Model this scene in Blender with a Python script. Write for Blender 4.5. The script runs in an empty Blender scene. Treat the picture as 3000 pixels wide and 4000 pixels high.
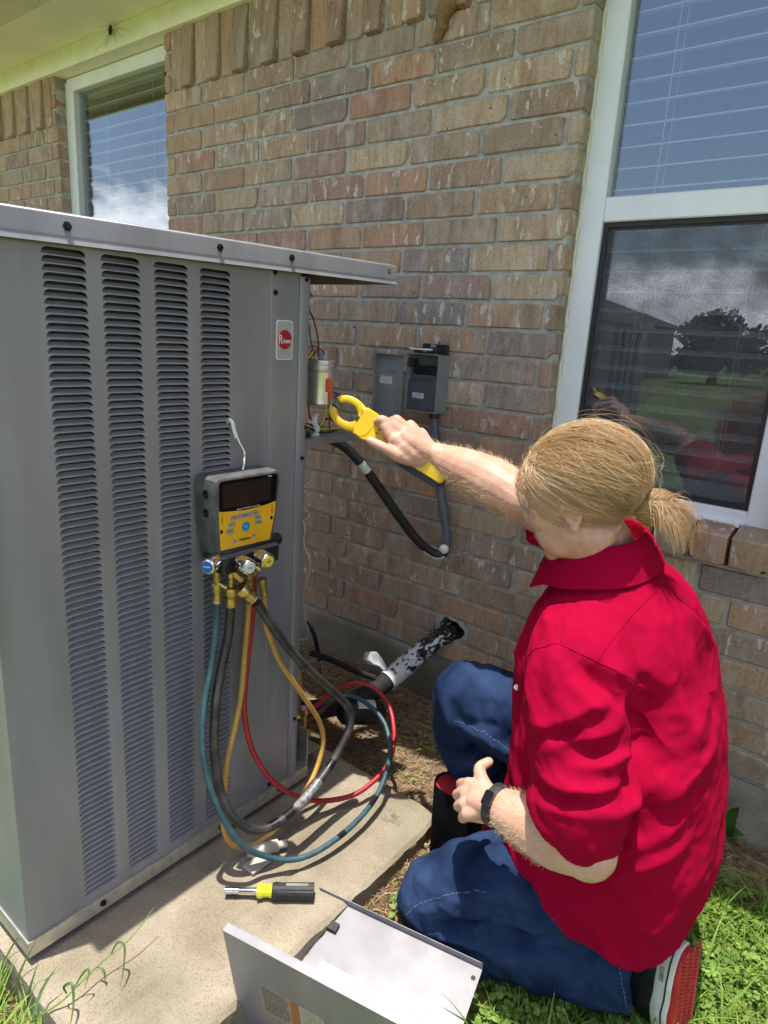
import bpy, bmesh, math, random
import numpy as np
from mathutils import Vector, Matrix, noise as mnoise

rad = math.radians
scene = bpy.context.scene
col = scene.collection
rng = np.random.default_rng(7)
random.seed(7)

# ------------------------------------------------------------------ camera
cam_data = bpy.data.cameras.new('camera')
cam = bpy.data.objects.new('camera', cam_data)
col.objects.link(cam)
CAM = np.array([1.58714, -1.73545, 1.22258])
_yaw, _pit, _rol = -0.658964, -0.259001, 0.0617178
_f = np.array([math.sin(_yaw)*math.cos(_pit), math.cos(_yaw)*math.cos(_pit), math.sin(_pit)])
_r = np.array([math.cos(_yaw), -math.sin(_yaw), 0.0])
_u = np.cross(_r, _f)
_R = math.cos(_rol)*_r + math.sin(_rol)*_u
_U = -math.sin(_rol)*_r + math.cos(_rol)*_u
cam.matrix_world = Matrix(((_R[0], _U[0], -_f[0], CAM[0]), (_R[1], _U[1], -_f[1], CAM[1]),
                           (_R[2], _U[2], -_f[2], CAM[2]), (0, 0, 0, 1)))
cam_data.sensor_fit = 'VERTICAL'
cam_data.sensor_height = 24.0
cam_data.lens = 24.0*2590.69/4000.0
cam_data.clip_start = 0.02
cam_data.clip_end = 3000
scene.camera = cam
scene.render.resolution_x, scene.render.resolution_y = 768, 1024

# ------------------------------------------------------------------ light
SUN_DIR = Vector((0.04, 0.09, -1.0)).normalized()
sun_data = bpy.data.lights.new('sun', 'SUN')
sun_data.energy = 3.6
sun_data.angle = rad(0.53)
sun_data.color = (1.0, 0.955, 0.88)
sun = bpy.data.objects.new('sun', sun_data)
col.objects.link(sun)
sun.rotation_euler = SUN_DIR.to_track_quat('-Z', 'Y').to_euler()

world = bpy.data.worlds.new('World')
scene.world = world
world.use_nodes = True
nt = world.node_tree
nt.nodes.clear()
def wn(t, **k):
    n = nt.nodes.new(t)
    for a, b in k.items(): setattr(n, a, b)
    return n
sky = wn('ShaderNodeTexSky', sky_type='NISHITA', sun_disc=False)
sky.sun_elevation = rad(84.4)
sky.sun_rotation = math.atan2(-SUN_DIR.x, -SUN_DIR.y)
sky.air_density, sky.dust_density, sky.ozone_density = 1.0, 2.6, 1.2
tc = wn('ShaderNodeTexCoord')
mp = wn('ShaderNodeMapping'); mp.inputs['Scale'].default_value = (1, 1, 2.2)
mp.inputs['Location'].default_value = (5.3, 2.2, 0.4)
n1 = wn('ShaderNodeTexNoise'); n1.inputs['Scale'].default_value = 3.2; n1.inputs['Detail'].default_value = 9
n1.inputs['Roughness'].default_value = 0.58; n1.inputs['Distortion'].default_value = 0.25
r1 = wn('ShaderNodeValToRGB')
r1.color_ramp.elements[0].position = 0.50; r1.color_ramp.elements[1].position = 0.60
mixc = wn('ShaderNodeMixRGB'); mixc.inputs['Color2'].default_value = (11.5, 11.6, 12.0, 1)
bg = wn('ShaderNodeBackground'); bg.inputs['Strength'].default_value = 0.125
wo = wn('ShaderNodeOutputWorld')
L = nt.links.new
L(tc.outputs['Generated'], mp.inputs['Vector']); L(mp.outputs[0], n1.inputs['Vector'])
sepz = wn('ShaderNodeSeparateXYZ'); L(tc.outputs['Generated'], sepz.inputs[0])
mz = wn('ShaderNodeMath', operation='MULTIPLY_ADD'); mz.inputs[1].default_value = -1.7; mz.inputs[2].default_value = 0.262
L(sepz.outputs['Z'], mz.inputs[0])
ma_ = wn('ShaderNodeMath', operation='ADD'); L(n1.outputs['Fac'], ma_.inputs[0]); L(mz.outputs[0], ma_.inputs[1])
L(ma_.outputs[0], r1.inputs['Fac']); L(r1.outputs['Color'], mixc.inputs['Fac'])
L(sky.outputs['Color'], mixc.inputs['Color1']); L(mixc.outputs[0], bg.inputs['Color'])
L(bg.outputs[0], wo.inputs['Surface'])

scene.view_settings.view_transform = 'Standard'
scene.view_settings.look = 'None'
scene.view_settings.exposure = 0.95
scene.view_settings.gamma = 1.0
scene.view_settings.use_curve_mapping = False
scene.render.engine = 'CYCLES'
scene.cycles.max_bounces = 8
scene.cycles.diffuse_bounces = 4
scene.cycles.transparent_max_bounces = 12
scene.cycles.caustics_reflective = False
scene.cycles.caustics_refractive = False

# ------------------------------------------------------------------ helpers
def V(*a): return np.array(a, float)
def unit(a):
    a = np.asarray(a, float); return a/np.linalg.norm(a)

class MB:
    """collects faces; build() links them as one mesh object"""
    def __init__(s): s.v = []; s.f = []; s.mi = []; s.cur = 0
    def add(s, vs, fs):
        o = len(s.v)
        s.v.extend([tuple(map(float, p)) for p in vs])
        for f in fs: s.f.append(tuple(i+o for i in f)); s.mi.append(s.cur)
        return s
    def box(s, lo, hi, b=0.0, M=None):
        lo = V(*lo); hi = V(*hi); c = (lo+hi)/2; h = (hi-lo)/2
        b = min(b, 0.45*min(h))
        vs = []; idx = {}
        for sx in (-1, 1):
            for sy in (-1, 1):
                for sz in (-1, 1):
                    for a in range(3):
                        p = V(sx, sy, sz)*h
                        for k in range(3):
                            if k != a: p[k] -= (sx, sy, sz)[k]*b
                        idx[(sx, sy, sz, a)] = len(vs); vs.append(p+c)
        fs = []
        for a in range(3):
            o1, o2 = (a+1) % 3, (a+2) % 3
            for sg in (-1, 1):
                q = []
                for s1, s2 in ((-1, -1), (1, -1), (1, 1), (-1, 1)):
                    k = [0, 0, 0]; k[a] = sg; k[o1] = s1; k[o2] = s2
                    q.append(idx[(*k, a)])
                fs.append(q if sg > 0 else q[::-1])
        if b > 0:
            for a in range(3):
                o1, o2 = (a+1) % 3, (a+2) % 3
                for s1 in (-1, 1):
                    for s2 in (-1, 1):
                        k = [0, 0, 0]; k[o1] = s1; k[o2] = s2
                        k[a] = -1; A = (idx[(*k, o1)], idx[(*k, o2)])
                        k[a] = 1; B = (idx[(*k, o1)], idx[(*k, o2)])
                        q = [A[0], B[0], B[1], A[1]]
                        fs.append(q if s1*s2 > 0 else q[::-1])
            for sx in (-1, 1):
                for sy in (-1, 1):
                    for sz in (-1, 1):
                        q = [idx[(sx, sy, sz, a)] for a in range(3)]
                        fs.append(q if sx*sy*sz > 0 else q[::-1])
        else:
            # merge the coincident corners
            mp_ = {}; nv = []
            rm = []
            for p in vs:
                key = tuple(np.round(p, 7))
                if key not in mp_: mp_[key] = len(nv); nv.append(p)
                rm.append(mp_[key])
            fs = [[rm[i] for i in f] for f in fs]; vs = nv
        if M is not None: vs = [np.array(M @ Vector(p)) for p in vs]
        return s.add(vs, fs)
    def tube(s, pts, r, n=10, caps=True, flat=None):
        pts = np.asarray(pts, float); N = len(pts)
        r = np.full(N, r, float) if np.isscalar(r) else np.asarray(r, float)
        T = np.gradient(pts, axis=0); T /= np.linalg.norm(T, axis=1)[:, None]+1e-12
        a = np.cross(T[0], V(0, 0, 1));
        if np.linalg.norm(a) < 1e-3: a = np.cross(T[0], V(0, 1, 0))
        a = unit(a); vs = []; ang = np.arange(n)*2*math.pi/n
        for i in range(N):
            a = a-T[i]*(a@T[i]); a = unit(a); b = np.cross(T[i], a)
            k = 1.0 if flat is None else flat
            vs.extend(pts[i]+r[i]*(np.cos(ang)[:, None]*a+k*np.sin(ang)[:, None]*b))
        fs = [(i*n+j, i*n+(j+1) % n, (i+1)*n+(j+1) % n, (i+1)*n+j) for i in range(N-1) for j in range(n)]
        if caps: fs += [tuple(range(n))[::-1], tuple((N-1)*n+j for j in range(n))]
        return s.add(vs, fs)
    def lathe(s, prof, O, axis, n=20, up=(0, 0, 1)):
        """prof: list of (radius, height along axis)"""
        ax = unit(axis); a = np.cross(ax, V(*up))
        if np.linalg.norm(a) < 1e-3: a = np.cross(ax, V(1, 0, 0))
        a = unit(a); b = np.cross(ax, a); O = V(*O); ang = np.arange(n)*2*math.pi/n
        vs = []
        for r, h in prof: vs.extend(O+ax*h+r*(np.cos(ang)[:, None]*a+np.sin(ang)[:, None]*b))
        N = len(prof)
        fs = [(i*n+j, i*n+(j+1) % n, (i+1)*n+(j+1) % n, (i+1)*n+j) for i in range(N-1) for j in range(n)]
        fs += [tuple(range(n))[::-1], tuple((N-1)*n+j for j in range(n))]
        return s.add(vs, fs)
    def prism(s, poly, O, U, W, t, N=None):
        """2d polygon in the (U, W) plane at O, extruded by t along U x W"""
        O = V(*O); U = V(*U); W = V(*W); N = unit(np.cross(U, W)) if N is None else V(*N)
        A = [O+U*p[0]+W*p[1] for p in poly]; B = [p+N*t for p in A]; n = len(A)
        fs = [tuple(range(n))[::-1], tuple(range(n, 2*n))]+[(i, (i+1) % n, n+(i+1) % n, n+i) for i in range(n)]
        return s.add(A+B, fs)
    def quad(s, a, b, c, d): return s.add([a, b, c, d], [(0, 1, 2, 3)])
    def loft(s, rings, caps=True):
        n = len(rings[0]); vs = [p for r in rings for p in r]; N = len(rings)
        fs = [(i*n+j, i*n+(j+1) % n, (i+1)*n+(j+1) % n, (i+1)*n+j) for i in range(N-1) for j in range(n)]
        if caps: fs += [tuple(range(n))[::-1], tuple((N-1)*n+j for j in range(n))]
        return s.add(vs, fs)
    def sphere(s, c, R, n=16, m=10, A=None):
        """ellipsoid; A columns = axes"""
        c = V(*c); R = V(*R) if not np.isscalar(R) else V(R, R, R)
        A = np.eye(3) if A is None else np.asarray(A)
        vs = []; fs = []
        for i in range(1, m):
            t = math.pi*i/m
            for j in range(n):
                p = 2*math.pi*j/n
                vs.append(c+A@(R*V(math.sin(t)*math.cos(p), math.sin(t)*math.sin(p), math.cos(t))))
        vs += [c+A@(R*V(0, 0, 1)), c+A@(R*V(0, 0, -1))]
        for i in range(m-2):
            for j in range(n):
                fs.append((i*n+j, (i+1)*n+j, (i+1)*n+(j+1) % n, i*n+(j+1) % n))
        a, b = (m-1)*n, (m-1)*n+1
        for j in range(n):
            fs.append((a, j, (j+1) % n)); fs.append((b, (m-2)*n+(j+1) % n, (m-2)*n+j))
        return s.add(vs, fs)
    def mesh(s, name, mats=None, smooth=35):
        me = bpy.data.meshes.new(name)
        me.from_pydata(s.v, [], s.f)
        if mats is not None:
            for m_ in (mats if isinstance(mats, (list, tuple)) else [mats]): me.materials.append(m_)
            if isinstance(mats, (list, tuple)) and len(mats) > 1:
                me.polygons.foreach_set('material_index', s.mi)
        if smooth:
            me.polygons.foreach_set('use_smooth', [True]*len(me.polygons))
            if smooth < 180: me.set_sharp_from_angle(angle=rad(smooth))
        me.update()
        return me
    def build(s, name, mats, parent=None, smooth=35):
        return obj(name, s.mesh(name, mats, smooth), parent)

def wm(o):
    m = Matrix.LocRotScale(o.location, o.rotation_euler, o.scale)
    return (wm(o.parent) @ o.matrix_parent_inverse @ m) if o.parent else m
def adopt(o, parent):
    o.parent = parent; o.matrix_parent_inverse = wm(parent).inverted()
    return o
def obj(name, me, parent=None, loc=None):
    o = bpy.data.objects.new(name, me); col.objects.link(o)
    if loc is not None: o.location = loc
    if parent is not None: adopt(o, parent)
    return o
def tag(o, label, cat, group=None):
    o['label'] = label; o['category'] = cat
    if group: o['group'] = group
    return o
def thing(name, label, cat, loc=(0, 0, 0), group=None):
    o = bpy.data.objects.new(name, None); col.objects.link(o); o.location = loc
    o.empty_display_size = 0.05
    return tag(o, label, cat, group)
def struct(o): o['kind'] = 'structure'; return o
def stuff(o): o['kind'] = 'stuff'; return o

def spline(pts, n=8):
    """Catmull-Rom through the points"""
    P = np.asarray(pts, float); P = np.vstack([2*P[0]-P[1], P, 2*P[-1]-P[-2]]); out = []
    for i in range(1, len(P)-2):
        p0, p1, p2, p3 = P[i-1:i+3]
        for t in np.arange(n)/n:
            out.append(0.5*((2*p1)+(-p0+p2)*t+(2*p0-5*p1+4*p2-p3)*t*t+(-p0+3*p1-3*p2+p3)*t**3))
    out.append(P[-2]); return np.array(out)

def text_mesh(body, size, O, U, W, name, material, parent, ext=0.0004, align='CENTER', bold=0.0, shear=0.0, sx=1.0):
    """flat lettering as a mesh, written along U, W up"""
    cu = bpy.data.curves.new(name, 'FONT'); cu.body = body; cu.size = size; cu.align_x = align; cu.align_y = 'CENTER'
    cu.extrude = ext; cu.offset = bold; cu.shear = shear; cu.resolution_u = 3
    t = bpy.data.objects.new('tmp', cu); col.objects.link(t)
    dg = bpy.context.evaluated_depsgraph_get()
    me = bpy.data.meshes.new_from_object(t.evaluated_get(dg)); bpy.data.objects.remove(t); bpy.data.curves.remove(cu)
    U = unit(U); W = unit(W); N = np.cross(U, W)
    M = Matrix(((U[0]*sx, W[0], N[0], O[0]), (U[1]*sx, W[1], N[1], O[1]), (U[2]*sx, W[2], N[2], O[2]), (0, 0, 0, 1)))
    me.transform(M); me.materials.clear(); me.materials.append(material); me.name = name
    return obj(name, me, parent)

# ------------------------------------------------------------------ materials
def mat(name, c, rough=0.6, metal=0.0, var=0.12, scale=25.0, c2=None, bump=0.0, bscale=250.0, detail=4.0,
        spec=0.5, coat=0.0, sheen=0.0, aniso=None, stretch=None, rvar=0.0, sss=0.0):
    m = bpy.data.materials.new(name); m.use_nodes = True
    t = m.node_tree; n = t.nodes; b = n['Principled BSDF']; lk = t.links.new
    b.inputs['Roughness'].default_value = rough; b.inputs['Metallic'].default_value = metal
    b.inputs['Specular IOR Level'].default_value = spec
    b.inputs['Coat Weight'].default_value = coat
    b.inputs['Sheen Weight'].default_value = sheen
    if sss:
        b.inputs['Subsurface Weight'].default_value = sss; b.inputs['Subsurface Radius'].default_value = (0.012, 0.004, 0.002)
        b.inputs['Subsurface Scale'].default_value = 1.0
    c = tuple(c)+(1,) if len(c) == 3 else c
    tcn = n.new('ShaderNodeTexCoord'); vec = tcn.outputs['Object']
    if stretch:
        mpn = n.new('ShaderNodeMapping'); mpn.inputs['Scale'].default_value = stretch
        lk(vec, mpn.inputs['Vector']); vec = mpn.outputs[0]
    nz = n.new('ShaderNodeTexNoise'); nz.inputs['Scale'].default_value = scale; nz.inputs['Detail'].default_value = detail
    lk(vec, nz.inputs['Vector'])
    mx = n.new('ShaderNodeMixRGB')
    if c2 is None: mx.inputs['Color1'].default_value = tuple(x*(1-var) for x in c[:3])+(1,); mx.inputs['Color2'].default_value = tuple(min(1, x*(1+var)) for x in c[:3])+(1,)
    else: mx.inputs['Color1'].default_value = c; mx.inputs['Color2'].default_value = tuple(c2)+(1,)
    rp = n.new('ShaderNodeValToRGB'); rp.color_ramp.elements[0].position = 0.35; rp.color_ramp.elements[1].position = 0.65
    lk(nz.outputs['Fac'], rp.inputs['Fac']); lk(rp.outputs['Color'], mx.inputs['Fac']); lk(mx.outputs[0], b.inputs['Base Color'])
    if rvar:
        ma = n.new('ShaderNodeMapRange'); ma.inputs['To Min'].default_value = max(0.02, rough-rvar); ma.inputs['To Max'].default_value = rough+rvar
        lk(nz.outputs['Fac'], ma.inputs['Value']); lk(ma.outputs[0], b.inputs['Roughness'])
    if bump:
        nb = n.new('ShaderNodeTexNoise'); nb.inputs['Scale'].default_value = bscale; nb.inputs['Detail'].default_value = 5
        lk(vec, nb.inputs['Vector'])
        bp = n.new('ShaderNodeBump'); bp.inputs['Strength'].default_value = bump; bp.inputs['Distance'].default_value = 0.002
        lk(nb.outputs['Fac'], bp.inputs['Height']); lk(bp.outputs[0], b.inputs['Normal'])
    m['b'] = 1
    return m
# ------------------------------------------------------------------ setting: ground
def fbm(x, y, s, o=0.0): return mnoise.fractal(Vector((x*s+o, y*s-o, o)), 1.0, 2.0, 4)
def sstep(a, b, x):
    t = min(1.0, max(0.0, (x-a)/(b-a))); return t*t*(3-2*t)
def ground_z(x, y):
    if x < -2.4 or x > 3.4 or y < -3.2 or y > 0.2: return 0.0
    e = min(sstep(-2.4, -1.6, x), 1-sstep(2.8, 3.4, x), sstep(-3.2, -2.6, y))
    z = 0.035*sstep(-0.30, -0.05, y)
    z += 0.010*fbm(x, y, 3.0)+0.006*fbm(x, y, 11.0, 3.0)+0.003*fbm(x, y, 40.0, 7.0)
    z += 0.044*(1-sstep(0.93, 1.04, x))*sstep(0.80, 0.86, x)*sstep(-1.06, -0.98, y)*(1-sstep(-0.50, -0.42, y))
    z -= 0.02*math.exp(-(((x-0.62)/0.16)**2+((y+0.31)/0.10)**2))
    return z*e

def ground_material():
    m = bpy.data.materials.new('ground_soil'); m.use_nodes = True
    t = m.node_tree; n = t.nodes; lk = t.links.new; b = n['Principled BSDF']; b.inputs['Roughness'].default_value = 0.95
    b.inputs['Specular IOR Level'].default_value = 0.15
    tcn = n.new('ShaderNodeTexCoord'); sp = n.new('ShaderNodeSeparateXYZ'); lk(tcn.outputs['Object'], sp.inputs[0])
    nz = n.new('ShaderNodeTexNoise'); nz.inputs['Scale'].default_value = 5; nz.inputs['Detail'].default_value = 5; lk(tcn.outputs['Object'], nz.inputs['Vector'])
    nf = n.new('ShaderNodeTexNoise'); nf.inputs['Scale'].default_value = 60; nf.inputs['Detail'].default_value = 6; lk(tcn.outputs['Object'], nf.inputs['Vector'])
    def math_(op, a, bb):
        q = n.new('ShaderNodeMath'); q.operation = op
        for i, z in enumerate((a, bb)):
            if isinstance(z, (int, float)): q.inputs[i].default_value = z
            else: lk(z, q.inputs[i])
        return q.outputs[0]
    wob = math_('MULTIPLY', math_('SUBTRACT', nz.outputs['Fac'], 0.5), 0.5)
    def ramp(v, a, c):
        q = n.new('ShaderNodeMapRange'); q.interpolation_type = 'SMOOTHSTEP'; q.inputs['From Min'].default_value = a; q.inputs['From Max'].default_value = c
        lk(math_('ADD', v, wob), q.inputs['Value']); return q.outputs[0]
    right = math_('MULTIPLY', ramp(sp.outputs['X'], 1.0, 1.25), math_('SUBTRACT', 1.0, ramp(sp.outputs['Y'], -0.22, -0.12)))
    front = math_('SUBTRACT', 1.0, ramp(sp.outputs['Y'], -1.5, -1.3))
    lawn = math_('MAXIMUM', right, front)
    soil = n.new('ShaderNodeValToRGB'); e = soil.color_ramp.elements
    e[0].position = 0.3; e[0].color = (0.10, 0.068, 0.042, 1); e[1].position = 0.72; e[1].color = (0.34, 0.245, 0.15, 1)
    lk(nf.outputs['Fac'], soil.inputs['Fac'])
    gr = n.new('ShaderNodeValToRGB'); e = gr.color_ramp.elements
    e[0].position = 0.3; e[0].color = (0.08, 0.11, 0.03, 1); e[1].position = 0.75; e[1].color = (0.20, 0.26, 0.07, 1)
    lk(nf.outputs['Fac'], gr.inputs['Fac'])
    mx = n.new('ShaderNodeMixRGB'); lk(lawn, mx.inputs['Fac']); lk(soil.outputs[0], mx.inputs['Color1']); lk(gr.outputs[0], mx.inputs['Color2'])
    lk(mx.outputs[0], b.inputs['Base Color'])
    bp = n.new('ShaderNodeBump'); bp.inputs['Strength'].default_value = 0.8; bp.inputs['Distance'].default_value = 0.01
    lk(nf.outputs['Fac'], bp.inputs['Height']); lk(bp.outputs[0], b.inputs['Normal'])
    return m
xs = np.concatenate([[-900, -300, -100, -40, -15, -6, -3.5], np.arange(-2.4, 3.41, 0.03), [4.2, 7, 15, 40, 100, 300, 900]])
ys = np.concatenate([[-900, -300, -100, -40, -15, -7, -4.5], np.arange(-3.2, 0.21, 0.03), [1, 5, 15, 40, 100, 300, 900]])
gb = MB()
gv = [(x, y, ground_z(x, y)) for y in ys for x in xs]
nx = len(xs)
gb.add(gv, [(j*nx+i, j*nx+i+1, (j+1)*nx+i+1, (j+1)*nx+i) for j in range(len(ys)-1) for i in range(nx-1)])
struct(gb.build('ground', ground_material(), smooth=180))

# concrete equipment pad
SLAB = 0.09
def concrete_mat(name, c, c2, moss=0.0):
    m = mat(name, c, 0.9, var=0.2, scale=9, c2=c2, bump=0.55, bscale=140, detail=8, spec=0.2)
    t = m.node_tree; n = t.nodes; lk = t.links.new; b = n['Principled BSDF']
    old = b.inputs['Base Color'].links[0].from_socket
    tcn = n.new('ShaderNodeTexCoord')
    sp = n.new('ShaderNodeTexNoise'); sp.inputs['Scale'].default_value = 330; sp.inputs['Detail'].default_value = 2; lk(tcn.outputs['Object'], sp.inputs['Vector'])
    rp = n.new('ShaderNodeValToRGB'); rp.color_ramp.elements[0].position = 0.36; rp.color_ramp.elements[1].position = 0.5
    rp.color_ramp.elements[0].color = (0.62, 0.6, 0.57, 1); lk(sp.outputs['Fac'], rp.inputs['Fac'])
    mu = n.new('ShaderNodeMixRGB'); mu.blend_type = 'MULTIPLY'; mu.inputs['Fac'].default_value = 0.75
    lk(old, mu.inputs['Color1']); lk(rp.outputs[0], mu.inputs['Color2'])
    st = n.new('ShaderNodeTexNoise'); st.inputs['Scale'].default_value = 3.2; st.inputs['Detail'].default_value = 7; lk(tcn.outputs['Object'], st.inputs['Vector'])
    r2 = n.new('ShaderNodeValToRGB'); r2.color_ramp.elements[0].position = 0.44; r2.color_ramp.elements[1].position = 0.70
    r2.color_ramp.elements[0].color = (0, 0, 0, 1); r2.color_ramp.elements[1].color = (0.6+moss, 0.6+moss, 0.6+moss, 1); lk(st.outputs['Fac'], r2.inputs['Fac'])
    m2 = n.new('ShaderNodeMixRGB'); m2.inputs['Color2'].default_value = (0.13, 0.115, 0.075, 1)
    lk(r2.outputs[0], m2.inputs['Fac']); lk(mu.outputs[0], m2.inputs['Color1']); lk(m2.outputs[0], b.inputs['Base Color'])
    return m
M_conc = concrete_mat('pad_concrete', (0.27, 0.225, 0.16), (0.39, 0.335, 0.25))
M_found = concrete_mat('foundation_concrete', (0.20, 0.18, 0.14), (0.30, 0.27, 0.21), 0.2)
sx0, sx1, sy0, sy1 = -0.52, 0.885, -1.372, -0.515
px_ = np.linspace(sx0, sx1, 150); py_ = np.linspace(sy0, sy1, 110)
sb = MB(); vv = []
def slab_edge(x, y):
    # bring the outline in a little where the corner has worn away
    dx = 0.0022*fbm(x, y, 22, 1.0); dy = 0.0022*fbm(x, y, 22, 5.0)
    if x > sx1-0.06 and y > sy1-0.08:
        k = max(0.0, (x-(sx1-0.06))/0.06 + (y-(sy1-0.08))/0.08-1.0); dx -= 0.010*k; dy -= 0.016*k
    return dx, dy
for y in py_:
    for x in px_:
        dx, dy = slab_edge(x, y)
        d = min(sx1-x, x-sx0, y-sy0, sy1-y)
        z = SLAB+0.0015*fbm(x, y, 6)+0.0012*fbm(x, y, 30, 2.0)-0.006*max(0, 1-d/0.010)**2*(1+0.6*fbm(x, y, 20, 9))
        g = abs(x-(0.742+0.012*fbm(x, y, 2.5, 4)));  z -= 0.005*max(0, 1-g/0.008)
        z -= 0.0025*max(0, 1-abs(y+0.588+0.01*fbm(x, y, 4))/0.006) if x > 0.5 else 0
        for hx, hy, hr in ((0.815, -0.615, 0.011), (0.800, -0.60, 0.007), (0.79, -0.622, 0.006)):
            q = math.hypot(x-hx, y-hy); z -= 0.02*max(0, 1-q/hr)
        vv.append((x+dx, y+dy, z))
NX, NY = len(px_), len(py_)
fs = [(j*NX+i, j*NX+i+1, (j+1)*NX+i+1, (j+1)*NX+i) for j in range(NY-1) for i in range(NX-1)]
rim = [i for i in range(NX)]+[j*NX+NX-1 for j in range(1, NY)]+[(NY-1)*NX+i for i in range(NX-2, -1, -1)]+[j*NX for j in range(NY-2, 0, -1)]
lay = [rim]
for lv, zz in enumerate((0.078, 0.066, 0.054, 0.042, 0.028, 0.012, -0.05)):
    base = len(vv); ring = []
    for k, i in enumerate(rim):
        x, y, _ = vv[i]; a = 0.0022*mnoise.fractal(Vector((x*45, y*45, zz*60)), 1, 2, 3)
        cx, cy = x-0.18, y+0.98; q = math.hypot(cx, cy); vv.append((x+a*cx/q*2, y+a*cy/q*2, zz)); ring.append(base+k)
    lay.append(ring)
for A, B in zip(lay[:-1], lay[1:]):
    for k in range(len(rim)): fs.append((A[k], B[k], B[(k+1) % len(rim)], A[(k+1) % len(rim)]))
sb.add(vv, fs)
struct(sb.build('concrete_pad', M_conc, smooth=20))
# ------------------------------------------------------------------ house
LB, HB = 0.2495, 0.0762
def brick_material(name, attr=False):
    m = bpy.data.materials.new(name); m.use_nodes = True
    t = m.node_tree; n = t.nodes; lk = t.links.new; b = n['Principled BSDF']; b.inputs['Roughness'].default_value = 0.88
    b.inputs['Specular IOR Level'].default_value = 0.25
    oi = n.new('ShaderNodeObjectInfo'); tcn = n.new('ShaderNodeTexCoord')
    sc = n.new('ShaderNodeVectorMath'); sc.operation = 'SCALE'; sc.inputs['Scale'].default_value = 7.3; lk(oi.outputs['Location'], sc.inputs[0])
    ad = n.new('ShaderNodeVectorMath'); lk(tcn.outputs['Object'], ad.inputs[0]); lk(sc.outputs[0], ad.inputs[1])
    P = ad.outputs[0]
    def noise_(scale, detail, stretch=None, off=0):
        v = P
        if stretch or off:
            q = n.new('ShaderNodeMapping'); q.inputs['Scale'].default_value = stretch or (1, 1, 1); q.inputs['Location'].default_value = (off, off, off)
            lk(P, q.inputs['Vector']); v = q.outputs[0]
        z = n.new('ShaderNodeTexNoise'); z.inputs['Scale'].default_value = scale; z.inputs['Detail'].default_value = detail; lk(v, z.inputs['Vector'])
        return z.outputs['Fac']
    def ramp(v, stops):
        r = n.new('ShaderNodeValToRGB'); lk(v, r.inputs['Fac'])
        while len(r.color_ramp.elements) < len(stops): r.color_ramp.elements.new(0.5)
        for e, (p, c) in zip(r.color_ramp.elements, stops): e.position = p; e.color = tuple(c)+(1,) if len(c) == 3 else c
        return r.outputs[0]
    def mix(f, a, c, mode='MIX'):
        q = n.new('ShaderNodeMixRGB'); q.blend_type = mode
        for i, z in zip(('Fac', 'Color1', 'Color2'), (f, a, c)):
            if isinstance(z, (int, float)): q.inputs[i].default_value = z
            elif isinstance(z, tuple): q.inputs[i].default_value = z+(1,)
            else: lk(z, q.inputs[i])
        return q.outputs[0]
    rnd = oi.outputs['Random']
    base = ramp(rnd, [(0.0, (0.42, 0.305, 0.195)), (0.14, (0.47, 0.285, 0.180)), (0.28, (0.34, 0.245, 0.175)), (0.42, (0.53, 0.395, 0.260)), (0.52, (0.31, 0.235, 0.180)),
                      (0.62, (0.42, 0.235, 0.165)), (0.74, (0.275, 0.235, 0.205)), (0.86, (0.48, 0.34, 0.220)), (1.0, (0.36, 0.275, 0.205))])
    rb = n.new('ShaderNodeMath'); rb.operation = 'FRACT'; rm = n.new('ShaderNodeMath'); rm.operation = 'MULTIPLY'; rm.inputs[1].default_value = 13.7
    lk(rnd, rm.inputs[0]); lk(rm.outputs[0], rb.inputs[0])
    second = ramp(rb.outputs[0], [(0.0, (0.22, 0.18, 0.14)), (0.35, (0.42, 0.25, 0.14)), (0.65, (0.20, 0.14, 0.10)), (1.0, (0.40, 0.31, 0.20))])
    c = mix(ramp(noise_(9, 3, (1.6, 1, 0.5)), [(0.50, (0, 0, 0)), (0.66, (0.75, 0.75, 0.75))]), base, second)
    c = mix(ramp(noise_(38, 4, (2.2, 1, 0.35), 4.0), [(0.46, (0, 0, 0)), (0.7, (0.55, 0.55, 0.55))]), c, mix(0.55, c, (0.12, 0.08, 0.055)))
    c = mix(0.5, c, ramp(noise_(160, 5, None, 9.0), [(0.3, (0.55, 0.55, 0.55)), (0.7, (1.25, 1.25, 1.25))]), 'MULTIPLY')
    # lime runs on some of the bricks only
    rc = n.new('ShaderNodeMath'); rc.operation = 'FRACT'; rmm = n.new('ShaderNodeMath'); rmm.operation = 'MULTIPLY'; rmm.inputs[1].default_value = 37.1
    lk(rnd, rmm.inputs[0]); lk(rmm.outputs[0], rc.inputs[0])
    gate = ramp(rc.outputs[0], [(0.38, (0, 0, 0)), (0.60, (1, 1, 1))])
    drip = ramp(noise_(26, 3, (1.7, 1, 0.55), 17.0), [(0.595, (0, 0, 0)), (0.620, (1, 1, 1))])
    fine = ramp(noise_(120, 3, (1.3, 1, 0.7), 21.0), [(0.40, (0.1, 0.1, 0.1)), (0.52, (1, 1, 1))])
    d = mix(1.0, mix(1.0, gate, drip, 'MULTIPLY'), fine, 'MULTIPLY')
    c = mix(mix(1.0, d, (0.85, 0.85, 0.85), 'MULTIPLY'), c, (0.58, 0.55, 0.49))
    chalk = ramp(noise_(14, 5, (1.5, 1, .8), 41.0), [(0.52, (0, 0, 0)), (0.70, (0.42, 0.42, 0.42))])
    c = mix(chalk, c, (0.50, 0.46, 0.41))
    pit = ramp(noise_(75, 2, None, 31.0), [(0.235, (1, 1, 1)), (0.27, (0, 0, 0))])
    c = mix(pit, c, (0.06, 0.035, 0.025))
    lk(c, b.inputs['Base Color'])
    bp = n.new('ShaderNodeBump'); bp.inputs['Strength'].default_value = 0.55; bp.inputs['Distance'].default_value = 0.0025
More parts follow.
